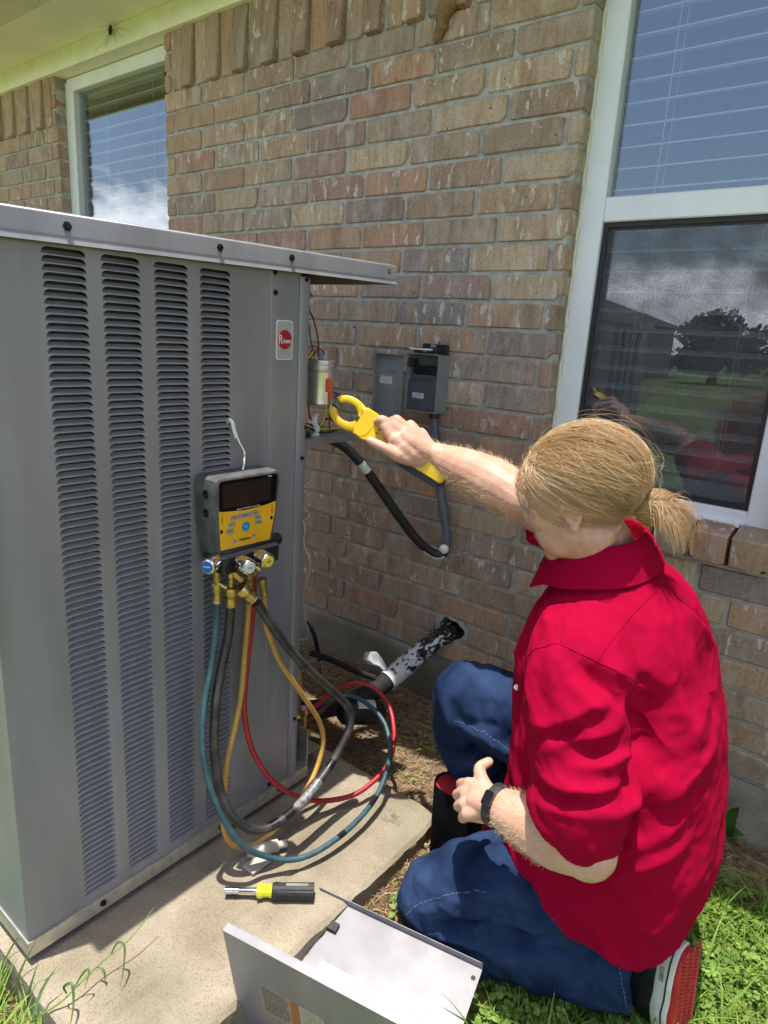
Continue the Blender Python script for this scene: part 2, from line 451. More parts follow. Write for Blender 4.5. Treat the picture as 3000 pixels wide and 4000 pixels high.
    lk(noise_(85, 6, (1.3, 1, 0.8), 2.0), bp.inputs['Height']); lk(bp.outputs[0], b.inputs['Normal'])
    return m
M_brick = brick_material('brick_clay')
M_mortar = mat('mortar', (0.40, 0.39, 0.345), 0.95, var=0.18, scale=30, bump=0.9, bscale=420, spec=0.1)
M_trim = mat('painted_trim', (0.80, 0.81, 0.62), 0.55, var=0.05, scale=14, bump=0.12, bscale=90)
M_vinyl = mat('white_vinyl', (0.76, 0.79, 0.80), 0.38, var=0.04, scale=12)
M_caulk = mat('caulk', (0.62, 0.62, 0.50), 0.7, var=0.1)
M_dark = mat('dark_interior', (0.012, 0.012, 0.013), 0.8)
M_room = mat('room_paint', (0.26, 0.26, 0.25), 0.9)
M_blind = mat('blind_slat', (0.80, 0.82, 0.82), 0.5, var=0.04)
M_rubber = mat('black_gasket', (0.012, 0.012, 0.013), 0.5)

house = thing('brick_house', 'brown brick house wall with two white framed windows under a pale soffit', 'house', (0, 0.05, 0))
OPEN = [(-1.855, -0.981, 0.80, 2.30), (0.79, 1.385, 0.735, 2.30)]
WX0, WX1 = -3.4, 3.2
wb = MB(); y0, y1 = 0.0065, 0.10
for (x0, x1, z0, z1) in [(WX0, -1.859, 0, 2.42), (-1.859, -0.977, 0, 0.796), (-0.977, 0.500, 0.19, 2.42), (0.500, 0.598, 0.19, 0.262), (0.500, 0.598, 0.343, 2.42),
                         (0.598, 0.786, 0.19, 2.42), (0.786, 1.389, 0, 0.73), (1.389, WX1, 0, 2.42)]:
    wb.box((x0, y0, z0), (x1, y1, z1))
wall = wb.build('brick_wall', M_mortar, house, smooth=0)

_bm = {}
def brick_mesh(w, h, dep, var, nm='brick'):
    key = (round(w, 3), round(h, 3), dep, var, nm)
    if key in _bm: return _bm[key]
    r = random.Random(hash((var, round(w, 3), round(h, 3))) & 0xffff)
    hw, hh = w/2, h/2; ch = 0.0045
    def rect(ix, iz, y, j):
        P = []
        for sx, sz in ((-1, -1), (1, -1), (1, 1), (-1, 1)):
            c = r.uniform(0.5, 2.2)*ch
            a = [(sx*(hw-ix), sz*(hh-iz-c)), (sx*(hw-ix-c), sz*(hh-iz))]
            if sx*sz < 0: a = a[::-1]
            P += a if (sx, sz) in ((1, -1), (1, 1), (-1, 1), (-1, -1)) else a
        return P
    # outline with worn corners, slightly uneven
    P = []
    for (sx, sz, fl) in ((-1, -1, 0), (1, -1, 1), (1, 1, 0), (-1, 1, 1)):
        c = r.uniform(0.4, 1.8)*ch if r.random() < 0.8 else r.uniform(2, 4)*ch
        a = [(sx*hw, sz*(hh-c)), (sx*(hw-c), sz*hh)]
        P += (a if not fl else a[::-1])
    mids = []
    for k in range(8):
        mids.append(P[k])
        if k % 2 == 1:
            q = P[(k+1) % 8]; m_ = ((P[k][0]+q[0])/2, (P[k][1]+q[1])/2); mids.append((m_[0]+r.uniform(-.0012, .0012), m_[1]+r.uniform(-.0012, .0012)))
    P = mids; n_ = len(P)
    jit = [r.uniform(-.0008, .0008) for _ in P]
    back = [(x, dep, z) for x, z in P]
    mid = [(x+jit[i], 0.003+abs(jit[i])*2, z+jit[(i+3) % n_]) for i, (x, z) in enumerate(P)]
    fr = [(x*(1-2*r.uniform(.0022, .0036)/w), r.uniform(-.0004, .0006), z*(1-2*r.uniform(.0022, .0036)/h)) for x, z in P]
    b_ = MB(); b_.loft([back, mid, fr], caps=False); b_.f.append(tuple(range(2*n_, 3*n_))[::1]); b_.mi.append(0)
    me = b_.mesh(nm, M_brick, smooth=30)
    bm = bmesh.new(); bm.from_mesh(me); bmesh.ops.recalc_face_normals(bm, faces=bm.faces); bm.to_mesh(me); bm.free()
    _bm[key] = me
    return me
nbrick = 0; extra = []
CAMV = Vector(CAM)
def in_view(x, z, y=0.0, mg=0.03):
    d = V(x, y, z)-CAM; a = d@_f
    if a <= 0: return False
    u = 0.5+d@_R/a*2590.69/3000; v = 0.5-d@_U/a*2590.69/4000
    if not (-mg < u < 1+mg and -mg < v < 1+mg): return False
    # hidden behind the air conditioner
    for k in (0.548,):
        if V(x, y, z)[0] < k:
            t = (k-CAM[0])/(x-CAM[0]); yy = CAM[1]+t*(y-CAM[1]); zz = CAM[2]+t*(z-CAM[2])
            if -1.30 < yy < -0.78 and zz < 1.30: return False
    return True
def put_brick(xa, xb, z, h=0.0662, dep=0.097, y=0.0, parts=True):
    global nbrick
    w = xb-xa
    if w < 0.012: return
    xc = (xa+xb)/2
    var = random.randrange(9)
    jy = random.uniform(-0.0012, 0.0015)
    if parts and in_view(xc, z) or (parts and (in_view(xa, z) or in_view(xb, z))):
        o = obj('brick', brick_mesh(round(w, 3), h, dep, var), None, (xc, y+jy, z+random.uniform(-.0008, .0008)))
        o.rotation_euler = (0, random.uniform(-.006, .006), random.uniform(-.004, .004))
        adopt(o, wall); nbrick += 1
    else: extra.append((xc, y+jy, z, w, h, dep, var))
JN = 0.0115
for r in range(0, 26):
    z = 2.06-HB*r
    if z < 0.2: continue
    off = 0.0 if r % 2 == 0 else 0.3185
    spans = [(WX0, -1.855), (-0.981, 0.79), (1.385, WX1)] if z > 0.80 else ([(WX0, 0.79), (0.79, 1.385), (1.385, WX1)] if False else [(WX0, WX1)])
    if 0.735 < z < 0.80: spans = [(WX0, 0.79), (1.385, WX1)]
    for (a, b_) in spans:
        js = [a-JN/2]+[(c+off)*LB for c in range(-15, 15) if a+0.02 < (c+off)*LB < b_-0.02]+[b_+JN/2]
        for p, q in zip(js[:-1], js[1:]):
            xa, xb = p+JN/2, q-JN/2
            if r == 23 and xa < 0.55 < xb: xb = 0.484
            if r == 23 and xa < 0.60 < xb: xa = 0.612
            put_brick(xa, xb, z)
# soldier course, every second brick kicked out at the foot
zs0, zs1 = 2.096, 2.31
for (a, b_) in ((WX0, -1.900), (-0.938, 3.1)):
    n_ = int((b_-a)/HB)
    for i in range(n_):
        xc = (b_-(i+0.5)*HB) if a < -1.9 else (a+(i+0.5)*HB)
        me = brick_mesh(0.0665, zs1-zs0, 0.09, random.randrange(9), 'soldier')
        kick = (i % 2 == 1)
        o = obj('soldier_brick', me, None, (xc, -0.012 if kick else random.uniform(-.001, .002), (zs0+zs1)/2))
        if kick: o.rotation_euler = (-0.085+random.uniform(-.03, .03), 0, random.uniform(-.05, .05))
        adopt(o, wall)
for xc, h0 in ((-0.9605, 0), (-1.8775, 0)):
    for k in range(3):
        z0_, z1_ = zs0+k*0.0714, zs0+(k+1)*0.0714-0.009
        o = obj('brick', brick_mesh(0.0375, round(z1_-z0_, 3), 0.09, k), None, (xc, 0, (z0_+z1_)/2)); adopt(o, wall); nbrick += 1
# brickwork outside the picture, joined
eb = MB()
for (xc, y, z, w, h, dep, var) in extra:
    me = brick_mesh(round(w, 3), h, dep, var); o0 = len(eb.v)
    eb.add([(v.co.x+xc, v.co.y+y, v.co.z+z) for v in me.vertices], [tuple(p.vertices) for p in me.polygons])
if extra: stuff(eb.build('brickwork', M_brick, wall, smooth=30))
# rowlock sill under the right window
for i in range(7):
    xa = 0.775+i*0.0895
    me = brick_mesh(0.0795, 0.078, 0.125, i, 'sill')
    o = obj('sill_brick', me, None, (xa+0.042, -0.036, 0.775)); o.rotation_euler = (0.16, 0, 0); adopt(o, wall)
# mortar round the pipe hole, hole behind it
hb = MB(); ring = []
for k in range(26):
    a = 2*math.pi*k/26; q = 1+0.10*math.sin(3*a+1)+0.07*math.sin(7*a)
    ring.append((math.cos(a)*0.047*q, math.sin(a)*0.039*q))
out = [(x*1.42+0.006*math.sin(5*i), z*1.32) for i, (x, z) in enumerate(ring)]
hb.loft([[(0.549+x, 0.09, 0.303+z) for x, z in out], [(0.549+x, 0.004, 0.303+z) for x, z in out], [(0.549+x, 0.003, 0.303+z) for x, z in ring], [(0.549+x, 0.09, 0.303+z) for x, z in ring]], caps=False)
hb.build('mortar_collar', M_mortar, house, smooth=40)
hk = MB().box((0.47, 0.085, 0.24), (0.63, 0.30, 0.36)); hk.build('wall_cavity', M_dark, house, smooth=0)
# foundation
fb = MB(); N_ = 240; rows = []
zz = [-0.06, 0.02, 0.06, 0.10, 0.14, 0.170, 0.186, 0.192, 0.194]
for lv, z in enumerate(zz):
    row = []
    for i in range(N_+1):
        x = WX0+(WX1-WX0)*i/N_
        y = -0.014-0.006*fbm(x, z, 5, 2.0)-0.003*fbm(x, z, 22, 6.0)
        if lv == 6: y += 0.006
        if lv == 7: y += 0.012
        if lv == 8: y = 0.05
        row.append((x, y, z+(0.004*fbm(x, 0, 7, 1) if 5 <= lv else 0)))
    rows.append(row)
fb.add([p for r_ in rows for p in r_], [(j*(N_+1)+i, j*(N_+1)+i+1, (j+1)*(N_+1)+i+1, (j+1)*(N_+1)+i) for j in range(len(zz)-1) for i in range(N_)])
fb.build('foundation', M_found, house, smooth=50)
# frieze board, soffit, fascia, roof
MB().box((WX0, -0.022, 2.300), (WX1, 0.07, 2.384), 0.002).build('frieze_board', M_trim, house)
def soffit_mat():
    m = mat('soffit_panel', (0.80, 0.81, 0.62), 0.6, var=0.04, scale=6)
    t = m.node_tree; n = t.nodes; lk = t.links.new; b = n['Principled BSDF']; old = b.inputs['Base Color'].links[0].from_socket
    tcn = n.new('ShaderNodeTexCoord'); sp = n.new('ShaderNodeSeparateXYZ'); lk(tcn.outputs['Object'], sp.inputs[0])
    def mm(op, a, c=None):
        q = n.new('ShaderNodeMath'); q.operation = op
        for i, z in enumerate((a, c)):
            if z is None: continue
            if isinstance(z, (int, float)): q.inputs[i].default_value = z
            else: lk(z, q.inputs[i])
        return q.outputs[0]
    fx = mm('SUBTRACT', mm('FRACT', mm('MULTIPLY', sp.outputs['X'], 70.0)), 0.5); fy = mm('SUBTRACT', mm('FRACT', mm('MULTIPLY', sp.outputs['Y'], 100.0)), 0.5)
    d = mm('ADD', mm('MULTIPLY', fx, fx), mm('MULTIPLY', fy, fy)); dot = mm('LESS_THAN', d, 0.07)
    msk = mm('MULTIPLY', dot, mm('LESS_THAN', sp.outputs['Y'], -0.268))
    mx = n.new('ShaderNodeMixRGB'); lk(msk, mx.inputs['Fac']); lk(old, mx.inputs['Color1']); mx.inputs['Color2'].default_value = (0.05, 0.05, 0.04, 1)
    lk(mx.outputs[0], b.inputs['Base Color']); return m
MB().box((WX0, -0.41, 2.384), (WX1, 0.06, 2.400)).build('soffit', soffit_mat(), house)
MB().box((WX0, -0.432, 2.366), (WX1, -0.410, 2.53), 0.002).build('fascia', M_trim, house)
M_shingle = mat('roof_shingle', (0.10, 0.09, 0.08), 0.95, var=0.3, scale=60, bump=0.6, bscale=160)
MB().add([(WX0-.3, -0.47, 2.515), (WX1+.3, -0.47, 2.515), (WX1+.3, 4.5, 4.2), (WX0-.3, 4.5, 4.2), (WX0-.3, -0.47, 2.535), (WX1+.3, -0.47, 2.535), (WX1+.3, 4.5, 4.22), (WX0-.3, 4.5, 4.22)],
         [(3, 2, 1, 0), (4, 5, 6, 7), (0, 1, 5, 4), (1, 2, 6, 5), (2, 3, 7, 6), (3, 0, 4, 7)]).build('roof', M_shingle, house, smooth=0)
rb_ = MB()  # room behind the windows
x0, x1, a0, a1, z0, z1 = WX0, WX1, 0.102, 3.0, 0.3, 2.38
rb_.quad((x0, a1, z0), (x1, a1, z0), (x1, a1, z1), (x0, a1, z1)).quad((x0, a0, z0), (x0, a1, z0), (x0, a1, z1), (x0, a0, z1)).quad((x1, a0, z0), (x1, a0, z1), (x1, a1, z1), (x1, a1, z0))
rb_.quad((x0, a0, z0), (x1, a0, z0), (x1, a1, z0), (x0, a1, z0)).quad((x0, a0, z1), (x0, a1, z1), (x1, a1, z1), (x1, a0, z1))
rb_.build('room', M_room, house, smooth=0)

def glass_mat(name, tint, refl):
    m = bpy.data.materials.new(name); m.use_nodes = True; t = m.node_tree; n = t.nodes; lk = t.links.new; n.clear()
    out = n.new('ShaderNodeOutputMaterial'); lw = n.new('ShaderNodeLayerWeight'); lw.inputs['Blend'].default_value = 0.5
    pw = n.new('ShaderNodeMath'); pw.operation = 'POWER'; pw.inputs[1].default_value = 4.0; lk(lw.outputs['Facing'], pw.inputs[0])
    fr = n.new('ShaderNodeMath'); fr.operation = 'MULTIPLY_ADD'; fr.inputs[1].default_value = 1-refl; fr.inputs[2].default_value = refl; lk(pw.outputs[0], fr.inputs[0])
    tr = n.new('ShaderNodeBsdfTransparent'); tr.inputs['Color'].default_value = tint+(1,)
    gl = n.new('ShaderNodeBsdfGlossy'); gl.inputs['Roughness'].default_value = 0.0; gl.inputs['Color'].default_value = (0.93, 0.95, 1.0, 1)
    nz = n.new('ShaderNodeTexNoise'); nz.inputs['Scale'].default_value = 2.5; tcn = n.new('ShaderNodeTexCoord'); lk(tcn.outputs['Object'], nz.inputs['Vector'])
    bp = n.new('ShaderNodeBump'); bp.inputs['Strength'].default_value = 0.008; bp.inputs['Distance'].default_value = 0.01
    lk(nz.outputs['Fac'], bp.inputs['Height']); lk(bp.outputs[0], gl.inputs['Normal'])
    mx = n.new('ShaderNodeMixShader'); lk(fr.outputs[0], mx.inputs['Fac']); lk(tr.outputs[0], mx.inputs[1]); lk(gl.outputs[0], mx.inputs[2]); lk(mx.outputs[0], out.inputs['Surface'])
    return m
M_glass = glass_mat('window_glass', (0.80, 0.86, 0.87), 0.17)
def screen_mat():
    m = bpy.data.materials.new('insect_screen'); m.use_nodes = True; t = m.node_tree; n = t.nodes; lk = t.links.new; b = n['Principled BSDF']
    b.inputs['Base Color'].default_value = (0.10, 0.105, 0.11, 1); b.inputs['Roughness'].default_value = 0.6
    tcn = n.new('ShaderNodeTexCoord'); nz = n.new('ShaderNodeTexNoise'); nz.inputs['Scale'].default_value = 320; nz.inputs['Detail'].default_value = 3
    lk(tcn.outputs['Object'], nz.inputs['Vector'])
    n2 = n.new('ShaderNodeTexNoise'); n2.inputs['Scale'].default_value = 14; n2.inputs['Detail'].default_value = 6; lk(tcn.outputs['Object'], n2.inputs['Vector'])
    mu = n.new('ShaderNodeMath'); mu.operation = 'MULTIPLY'; lk(nz.outputs['Fac'], mu.inputs[0]); lk(n2.outputs['Fac'], mu.inputs[1])
    r = n.new('ShaderNodeValToRGB'); r.color_ramp.elements[0].position = 0.12; r.color_ramp.elements[1].position = 0.42
    r.color_ramp.elements[0].color = (0.10, 0.10, 0.10, 1); r.color_ramp.elements[1].color = (0.46, 0.46, 0.46, 1)
    lk(mu.outputs[0], r.inputs['Fac']); lk(r.outputs[0], b.inputs['Alpha'])
    return m
def window(name, x0, x1, z0, z1, fw, mid, right=True):
    w = bpy.data.objects.new(name, None); col.objects.link(w); w.location = ((x0+x1)/2, 0.08, z0); adopt_loc = w.location.copy()
    w.parent = house; w.matrix_parent_inverse = wm(house).inverted()
    f = MB(); yf, yb = 0.052, 0.101
    f.box((x0, yf, z0), (x0+fw, yb, z1), 0.003).box((x1-fw, yf, z0), (x1, yb, z1), 0.003)
    f.box((x0+fw, yf+.0005, z1-fw), (x1-fw, yb, z1), 0.003)
    f.box((x0+fw, yf+.0005, z0), (x1-fw, yb, z0+0.045), 0.003).box((x0+fw, yf-0.012, z0+0.004), (x1-0.07, yf+.004, z0+0.018), 0.002)
    f.build('frame', M_vinyl, w)
    r_ = MB().box((x0+fw, yf+.004, mid), (x1-fw, yb, mid+0.060), 0.003); r_.build('meeting_rail', M_vinyl, w)
    MB().box((x0+fw-.001, 0.082, mid+0.059), (x1-fw+.001, 0.086, z1-fw+.001)).build('pane', M_glass, w, smooth=0)
    MB().box((x0+fw-.001, 0.092, z0+0.044), (x1-fw+.001, 0.096, mid+.001)).build('pane', M_glass, w, smooth=0)
    g = MB()
    for (a, b, c, d) in ((x0+fw, x0+fw+0.012, z0+.046, mid), (x1-fw-0.012, x1-fw, z0+.046, mid), (x0+fw+.012, x1-fw-.012, mid-0.012, mid), (x0+fw+.012, x1-fw-.012, z0+.046, z0+.058)):
        g.box((a, 0.066, c), (b, 0.090, d))
    g.build('screen_frame', M_rubber, w, smooth=0)
    MB().box((x0+fw+.012, 0.0725, z0+.058), (x1-fw-.012, 0.0735, mid-.012)).build('insect_screen', screen_mat(), w, smooth=0)
    MB().box((x0+fw+.012, 0.098, z0+.046), (x1-fw-.012, 0.101, z0+0.095)).build('sash_rail', M_vinyl, w, smooth=0)
    pass
    for xx, sg in ((x0-.0035, 1), (x1+.0035, -1)):
        pts = [(xx+0.0012*math.sin(z*90)+0.001*math.sin(z*37), 0.054, z) for z in np.arange(z0, z1, 0.02)]
        MB().tube(pts, 0.0065, 6).build('caulk_bead', M_caulk, w)

    sl = MB().box((-(x1-x0-2*fw)/2-.02, -0.024, -0.0017), ((x1-x0-2*fw)/2+.02, 0.024, 0.0017)); me = sl.mesh('slat', M_blind, smooth=0)
    z = z1-0.06; k = 0
    while z > z0+0.03:
        o = obj('slat', me, None, ((x0+x1)/2, 0.135, z)); o.rotation_euler = (0.22+random.uniform(-.02, .02), 0, random.uniform(-.002, .002)); adopt(o, w); z -= 0.0505
    cd = MB()
    for xx in ((x0*0.72+x1*0.28), (x0*0.28+x1*0.72)):
        for yy in (0.1085, 0.161): cd.tube([(xx, yy, z1-.05), (xx, yy, z0+.02)], 0.0012, 5)
    cd.build('ladder_cord', M_blind, w)
    MB().box((x0+fw-.02, 0.11, z1-0.055), (x1-fw+.02, 0.17, z1-0.005)).build('blind_headrail', M_blind, w, smooth=0)
    return w
window('window', 0.797, 1.381, 0.815, 2.298, 0.060, 1.541)
window('window', -1.848, -0.986, 0.82, 2.298, 0.056, 1.50)
# ------------------------------------------------------------------ outdoor condenser
def paint_mat():
    m = mat('cabinet_paint', (0.245, 0.240, 0.256), 0.40, metal=0.2, var=0.10, scale=6, bump=0.10, bscale=900, spec=0.5, rvar=0.07, stretch=(3, 3, .45))
    return m
M_paint = paint_mat()
M_galv = mat('galvanised_steel', (0.46, 0.46, 0.43), 0.42, metal=0.75, var=0.25, scale=45, c2=(0.62, 0.60, 0.50))
M_screw = mat('black_screw', (0.02, 0.02, 0.022), 0.3, metal=0.6)
M_coil = mat('coil_fins', (0.035, 0.033, 0.03), 0.6, metal=0.4)
M_alu = mat('bare_aluminium', (0.80, 0.81, 0.82), 0.33, metal=0.9, var=0.06, scale=30)
M_white = mat('white_plastic', (0.74, 0.74, 0.72), 0.5, var=0.05)
M_brass = mat('brass', (0.56, 0.40, 0.15), 0.32, metal=0.9, var=0.25, scale=80)
M_black = mat('black_plastic', (0.014, 0.014, 0.016), 0.42, var=0.2)
M_blackr = mat('black_rubber', (0.022, 0.022, 0.024), 0.62, var=0.25, scale=60, bump=0.2, bscale=500)
M_logo = mat('logo_red', (0.33, 0.008, 0.022), 0.4, var=0.03)
M_silver = mat('badge_silver', (0.50, 0.51, 0.52), 0.35, metal=0.5, var=0.03)
M_ink = mat('black_ink', (0.015, 0.015, 0.015), 0.6, var=0.02)
def wire_mat(n_, c): return mat('wire_'+n_, c, 0.4, var=0.05)

UX = 0.548
U0, U1, CAPZ = -1.352, -0.425, 1.340
acu = thing('air_conditioner', 'tall grey louvred outdoor air conditioner standing on the concrete pad with its corner panel off', 'air conditioner', (0.1, -0.9, SLAB))
# base pan with a notched corner
bp_ = MB(); zb0, zb1 = 0.108, 0.139
outl = [(-0.362, U0-.003), (UX+.004, U0-.003), (UX+.004, -0.655), (0.44, -0.56), (0.30, -0.43), (-0.362, -0.43)]
bp_.prism(outl, (0, 0, zb0), (1, 0, 0), (0, 1, 0), zb1-zb0)
bp_.build('base_pan', M_galv, acu, smooth=0)
for fx, fy in ((0.45, -1.27), (0.45, -0.74), (-0.27, -1.27), (-0.27, -0.52)):
    MB().box((fx-.05, fy-.05, SLAB-.001), (fx+.05, fy+.05, zb0), 0.003).build('foot', M_blackr, acu)
# louvred front panel
PIT, NR, ZT = 0.0120, 97, 1.3215
COLS = [(-1.2475, -1.1785), (-1.1555, -1.0870), (-1.0625, -0.9940), (-0.9705, -0.9010)]
fp = MB(); X = UX
def fq(y0, y1, z0, z1): fp.quad((X, y0, z0), (X, y1, z0), (X, y1, z1), (X, y0, z1))
pz0, pz1, py0, py1 = 0.137, 1.348, U0, -0.8015
zbot = ZT-NR*PIT
fq(py0, py1, ZT, pz1); fq(py0, py1, pz0, zbot)
yy = [py0]+[q for c in COLS for q in c]+[py1]
for i in range(0, len(yy), 2): fq(yy[i], yy[i+1], zbot, ZT)
for (a, b) in COLS:
    for k in range(NR):
        z0 = ZT-(k+1)*PIT; z1 = z0+PIT; m_ = 0.0008; zi, zt = z0+0.0007, z1-0.0013; R = 0.0085
        inner = [(a+m_, zi), (b-m_, zi), (b-m_-.0002, zi+.003), (b-m_-.0015, zi+.0065), (b-m_-.0045, zt-.0012), (b-m_-R, zt), (a+m_+R, zt), (a+m_+.0045, zt-.0012), (a+m_+.0015, zi+.0065), (a+m_+.0002, zi+.003)]
        outer = [(a, z0), (b, z0), (b, zi+.003), (b, zi+.0065), (b, z1), (b-R, z1), (a+R, z1), (a, z1), (a, zi+.0065), (a, zi+.003)]
        n_ = 10
        fp.add([(X, y, z) for y, z in outer]+[(X, y, z) for y, z in inner]+[(X-.0012, y, z) for y, z in inner],
               [(i, (i+1) % n_, n_+(i+1) % n_, n_+i) for i in range(n_)]+[(n_+i, n_+(i+1) % n_, 2*n_+(i+1) % n_, 2*n_+i) for i in range(n_)])
# returned edges
fp.quad((X, py1, pz0), (X-.012, py1, pz0), (X-.012, py1, pz1), (X, py1, pz1))
front = fp.build('louvre_panel', M_paint, acu, smooth=0)
def louvre_mesh(w):
    b = MB(); ny, nt_ = 13, 4; vs = []; aa = w/2-0.009
    ysl = np.concatenate([np.linspace(-w/2, -aa, 5), np.linspace(-aa, aa, 3)[1:-1], np.linspace(aa, w/2, 5)]); ny = len(ysl)
    for t in np.linspace(0, 1, nt_):
        for y in ysl:
            e = math.sqrt(max(0, 1-((abs(y)-aa)/(w/2-aa))**2)) if abs(y) > aa else 1.0
            vs.append((-0.0085*e*math.sin(t*1.25)-.0004, y, 0.0056*t*(0.35+0.65*e)))
    b.add(vs, [(j*ny+i, j*ny+i+1, (j+1)*ny+i+1, (j+1)*ny+i) for j in range(nt_-1) for i in range(ny-1)])
    return b.mesh('louvre', M_paint, smooth=180)
lm = louvre_mesh(0.0672)
bank = MB()
for ci, (a, b) in enumerate(COLS):
    for k in range(NR):
        loc = (X, (a+b)/2, ZT-(k+1)*PIT+0.0007)
        if ci < 3: adopt(obj('louvre', lm, None, loc), front)
        else: bank.add([(v.co.x+loc[0], v.co.y+loc[1], v.co.z+loc[2]) for v in lm.vertices], [tuple(p.vertices) for p in lm.polygons])
stuff(bank.build('louvre_bank', M_paint, front, smooth=180))
MB().box((0.47, -1.30, 0.15), (0.532, -0.82, 1.33)).build('condenser_coil', M_coil, acu, smooth=0)
# flat corner strip with the badge, and the corner post
MB().box((X-.014, -0.8005, pz0), (X+.0003, -0.7235, pz1), 0.0012).build('corner_strip', M_paint, acu)
po = MB()
prof = [(0.0, -0.7225), (0.002, -0.7205), (0.0075, -0.7185), (0.0085, -0.712), (0.0075, -0.7055), (0.001, -0.7035), (-0.0005, -0.700), (-0.001, -0.6925), (-0.004, -0.690), (-0.024, -0.690), (-0.024, -0.7225)]
po.prism([(p[0], p[1]) for p in prof], (X, 0, pz0), (1, 0, 0), (0, 1, 0), 1.33-pz0)
po.build('corner_post', M_paint, acu, smooth=30)
# other sides
MB().box((-0.36, U0, pz0), (X-.001, U0+.012, pz1), 0.001).build('side_panel', M_paint, acu)
MB().box((-0.36, U0+.012, pz0), (-0.345, -0.43, pz1)).box((-0.345, -0.442, pz0), (0.25, -0.43, pz1)).build('rear_panel', M_paint, acu, smooth=0)
MB().box((0.24, -0.70, pz0), (X-.026, -0.694, pz1)).box((0.234, -0.694, pz0), (0.24, -0.442, pz1)).build('partition', M_galv, acu, smooth=0)
# folded top cover
tcv = MB(); cx1, cy0, cy1, zt_ = UX+0.016, U0-.016, U1, 1.386
def ring_(o, z, r=0.0): return [(-0.38-o, cy0-o, z), (cx1+o, cy0-o, z), (cx1+o, cy1+o, z), (-0.38-o, cy1+o, z)]
tcv.loft([ring_(-0.30, zt_+.004), ring_(-0.010, zt_), ring_(-0.003, zt_-.0015), ring_(-0.0005, zt_-.005), ring_(-0.0015, zt_-.032), ring_(0.0005, zt_-.037), ring_(0.0045, zt_-.044), ring_(0.0028, zt_-.0445), ring_(-0.003, zt_-.034), ring_(-0.004, zt_-.006), ring_(-0.30, zt_-.002)], caps=False)
tcv.v = [(x, y, z-0.020*(-0.425-y)/0.93) for x, y, z in tcv.v]
tcv.build('top_cover', M_paint, acu, smooth=50)
gr_ = MB()
for k in range(9):
    R = 0.06+k*0.028; gr_.tube([(0.09+R*math.cos(a), -0.895+R*math.sin(a), zt_+.006) for a in np.linspace(0, 2*math.pi, 40)], 0.003, 6, caps=False)
for k in range(8):
    a = k*math.pi/4; gr_.tube([(0.09, -0.895, zt_+.007), (0.09+0.30*math.cos(a), -0.895+0.30*math.sin(a), zt_+.004)], 0.003, 6)
gr_.build('fan_grille', M_black, acu)
def screw(p, ax=(1, 0, 0), r=0.0048, parent=acu):
    q = V(*p); b = MB(); b.lathe([(r*1.5, 0), (r*1.5, .0012), (r, .0016), (r, .0046), (r*.8, .0054)], q, ax, 6 if r > .004 else 10)
    b.build('screw', M_screw, parent, smooth=25)
for y, z in ((-1.213, 1.350), (-0.937, 1.357), (-0.762, 1.361)): screw((cx1-.001, y, z))
MB().lathe([(.0055, 0), (.0055, .0004), (.0035, .0006), (.0035, -.002)], (cx1-.001, -0.449, 1.369), (1, 0, 0), 12).build('screw_hole', M_screw, acu)
for y, z in ((-0.792, 1.331), (-0.790, 1.293), (-0.784, 0.152)): screw((UX, y, z), r=.0038)
for y, z in ((-0.712, 1.325), (-0.7115, 0.952), (-0.712, 0.303)): screw((UX+.0075, y, z), r=.0034)
screw((UX-.001, -0.696, 1.018), r=.0036)
for y in (-1.214, -0.932, -0.754): screw((UX+.004, y, 0.124))
# badge
bd = MB()
def rrect(y0, y1, z0, z1, r, n=5):
    P = []
    for (cy, cz, a0) in ((y1-r, z1-r, 0), (y0+r, z1-r, 90), (y0+r, z0+r, 180), (y1-r, z0+r, 270)):
        for k in range(n): a = rad(a0+90*k/(n-1)); P.append((cy+r*math.cos(a), cz+r*math.sin(a)))
    return P
badge = MB().prism(rrect(-0.7865, -0.7405, 1.1625, 1.2415, .006), (UX+.0003, 0, 0), (0, 1, 0), (0, 0, 1), 0.0012).build('badge', M_white, acu, smooth=0)
MB().prism(rrect(-0.7847, -0.7423, 1.1643, 1.2397, .005), (UX+.0016, 0, 0), (0, 1, 0), (0, 0, 1), 0.0003).build('badge_face', M_silver, badge, smooth=0)
MB().prism([(-0.7635+.0188*math.cos(a), 1.203+.0192*math.sin(a)) for a in np.arange(40)*2*math.pi/40], (UX+.002, 0, 0), (0, 1, 0), (0, 0, 1), 0.0004).build('logo_disc', M_logo, badge, smooth=0)
text_mesh('R', 0.0265, (UX+.0026, -0.7755, 1.2025), (0, 1, 0), (0, 0, 1), 'lettering', M_white, badge, ext=.0002, sx=.75)
text_mesh('heem', 0.0145, (UX+.0026, -0.7572, 1.2005), (0, 1, 0), (0, 0, 1), 'lettering', M_white, badge, ext=.0002, sx=.68)
# electrical corner: shelf, capacitor, fan capacitor, wires
sh = MB().box((0.30, -0.690, 0.984), (0.535, -0.470, 0.9865)).box((0.30, -0.472, 0.972), (0.535, -0.470, 0.984)).box((0.533, -0.690, 0.972), (0.535, -0.472, 0.984))
sh.build('shelf', M_paint, acu, smooth=0)
cap = MB(); cx, cy = 0.475, -0.578
cap.lathe([(.0, .0), (.029, .0), (.0325, .004), (.0325, .098), (.034, .101), (.034, .104), (.031, .106), (.0, .1045)], (cx, cy, 1.055), (0, 0, 1), 32)
capo = cap.build('capacitor', M_alu, acu)
st = MB(); st.lathe([(.0333, 0), (.0336, .0005), (.0336, .0185), (.0333, .019)], (cx, cy, 1.132), (0, 0, 1), 32); st.build('strap', M_galv, capo)
tm = MB()
for a, b in ((.012, .0), (-.010, .008), (-.004, -.013)): tm.box((cx+a-.004, cy+b-.005, 1.159), (cx+a+.004, cy+b+.005, 1.182), .001)
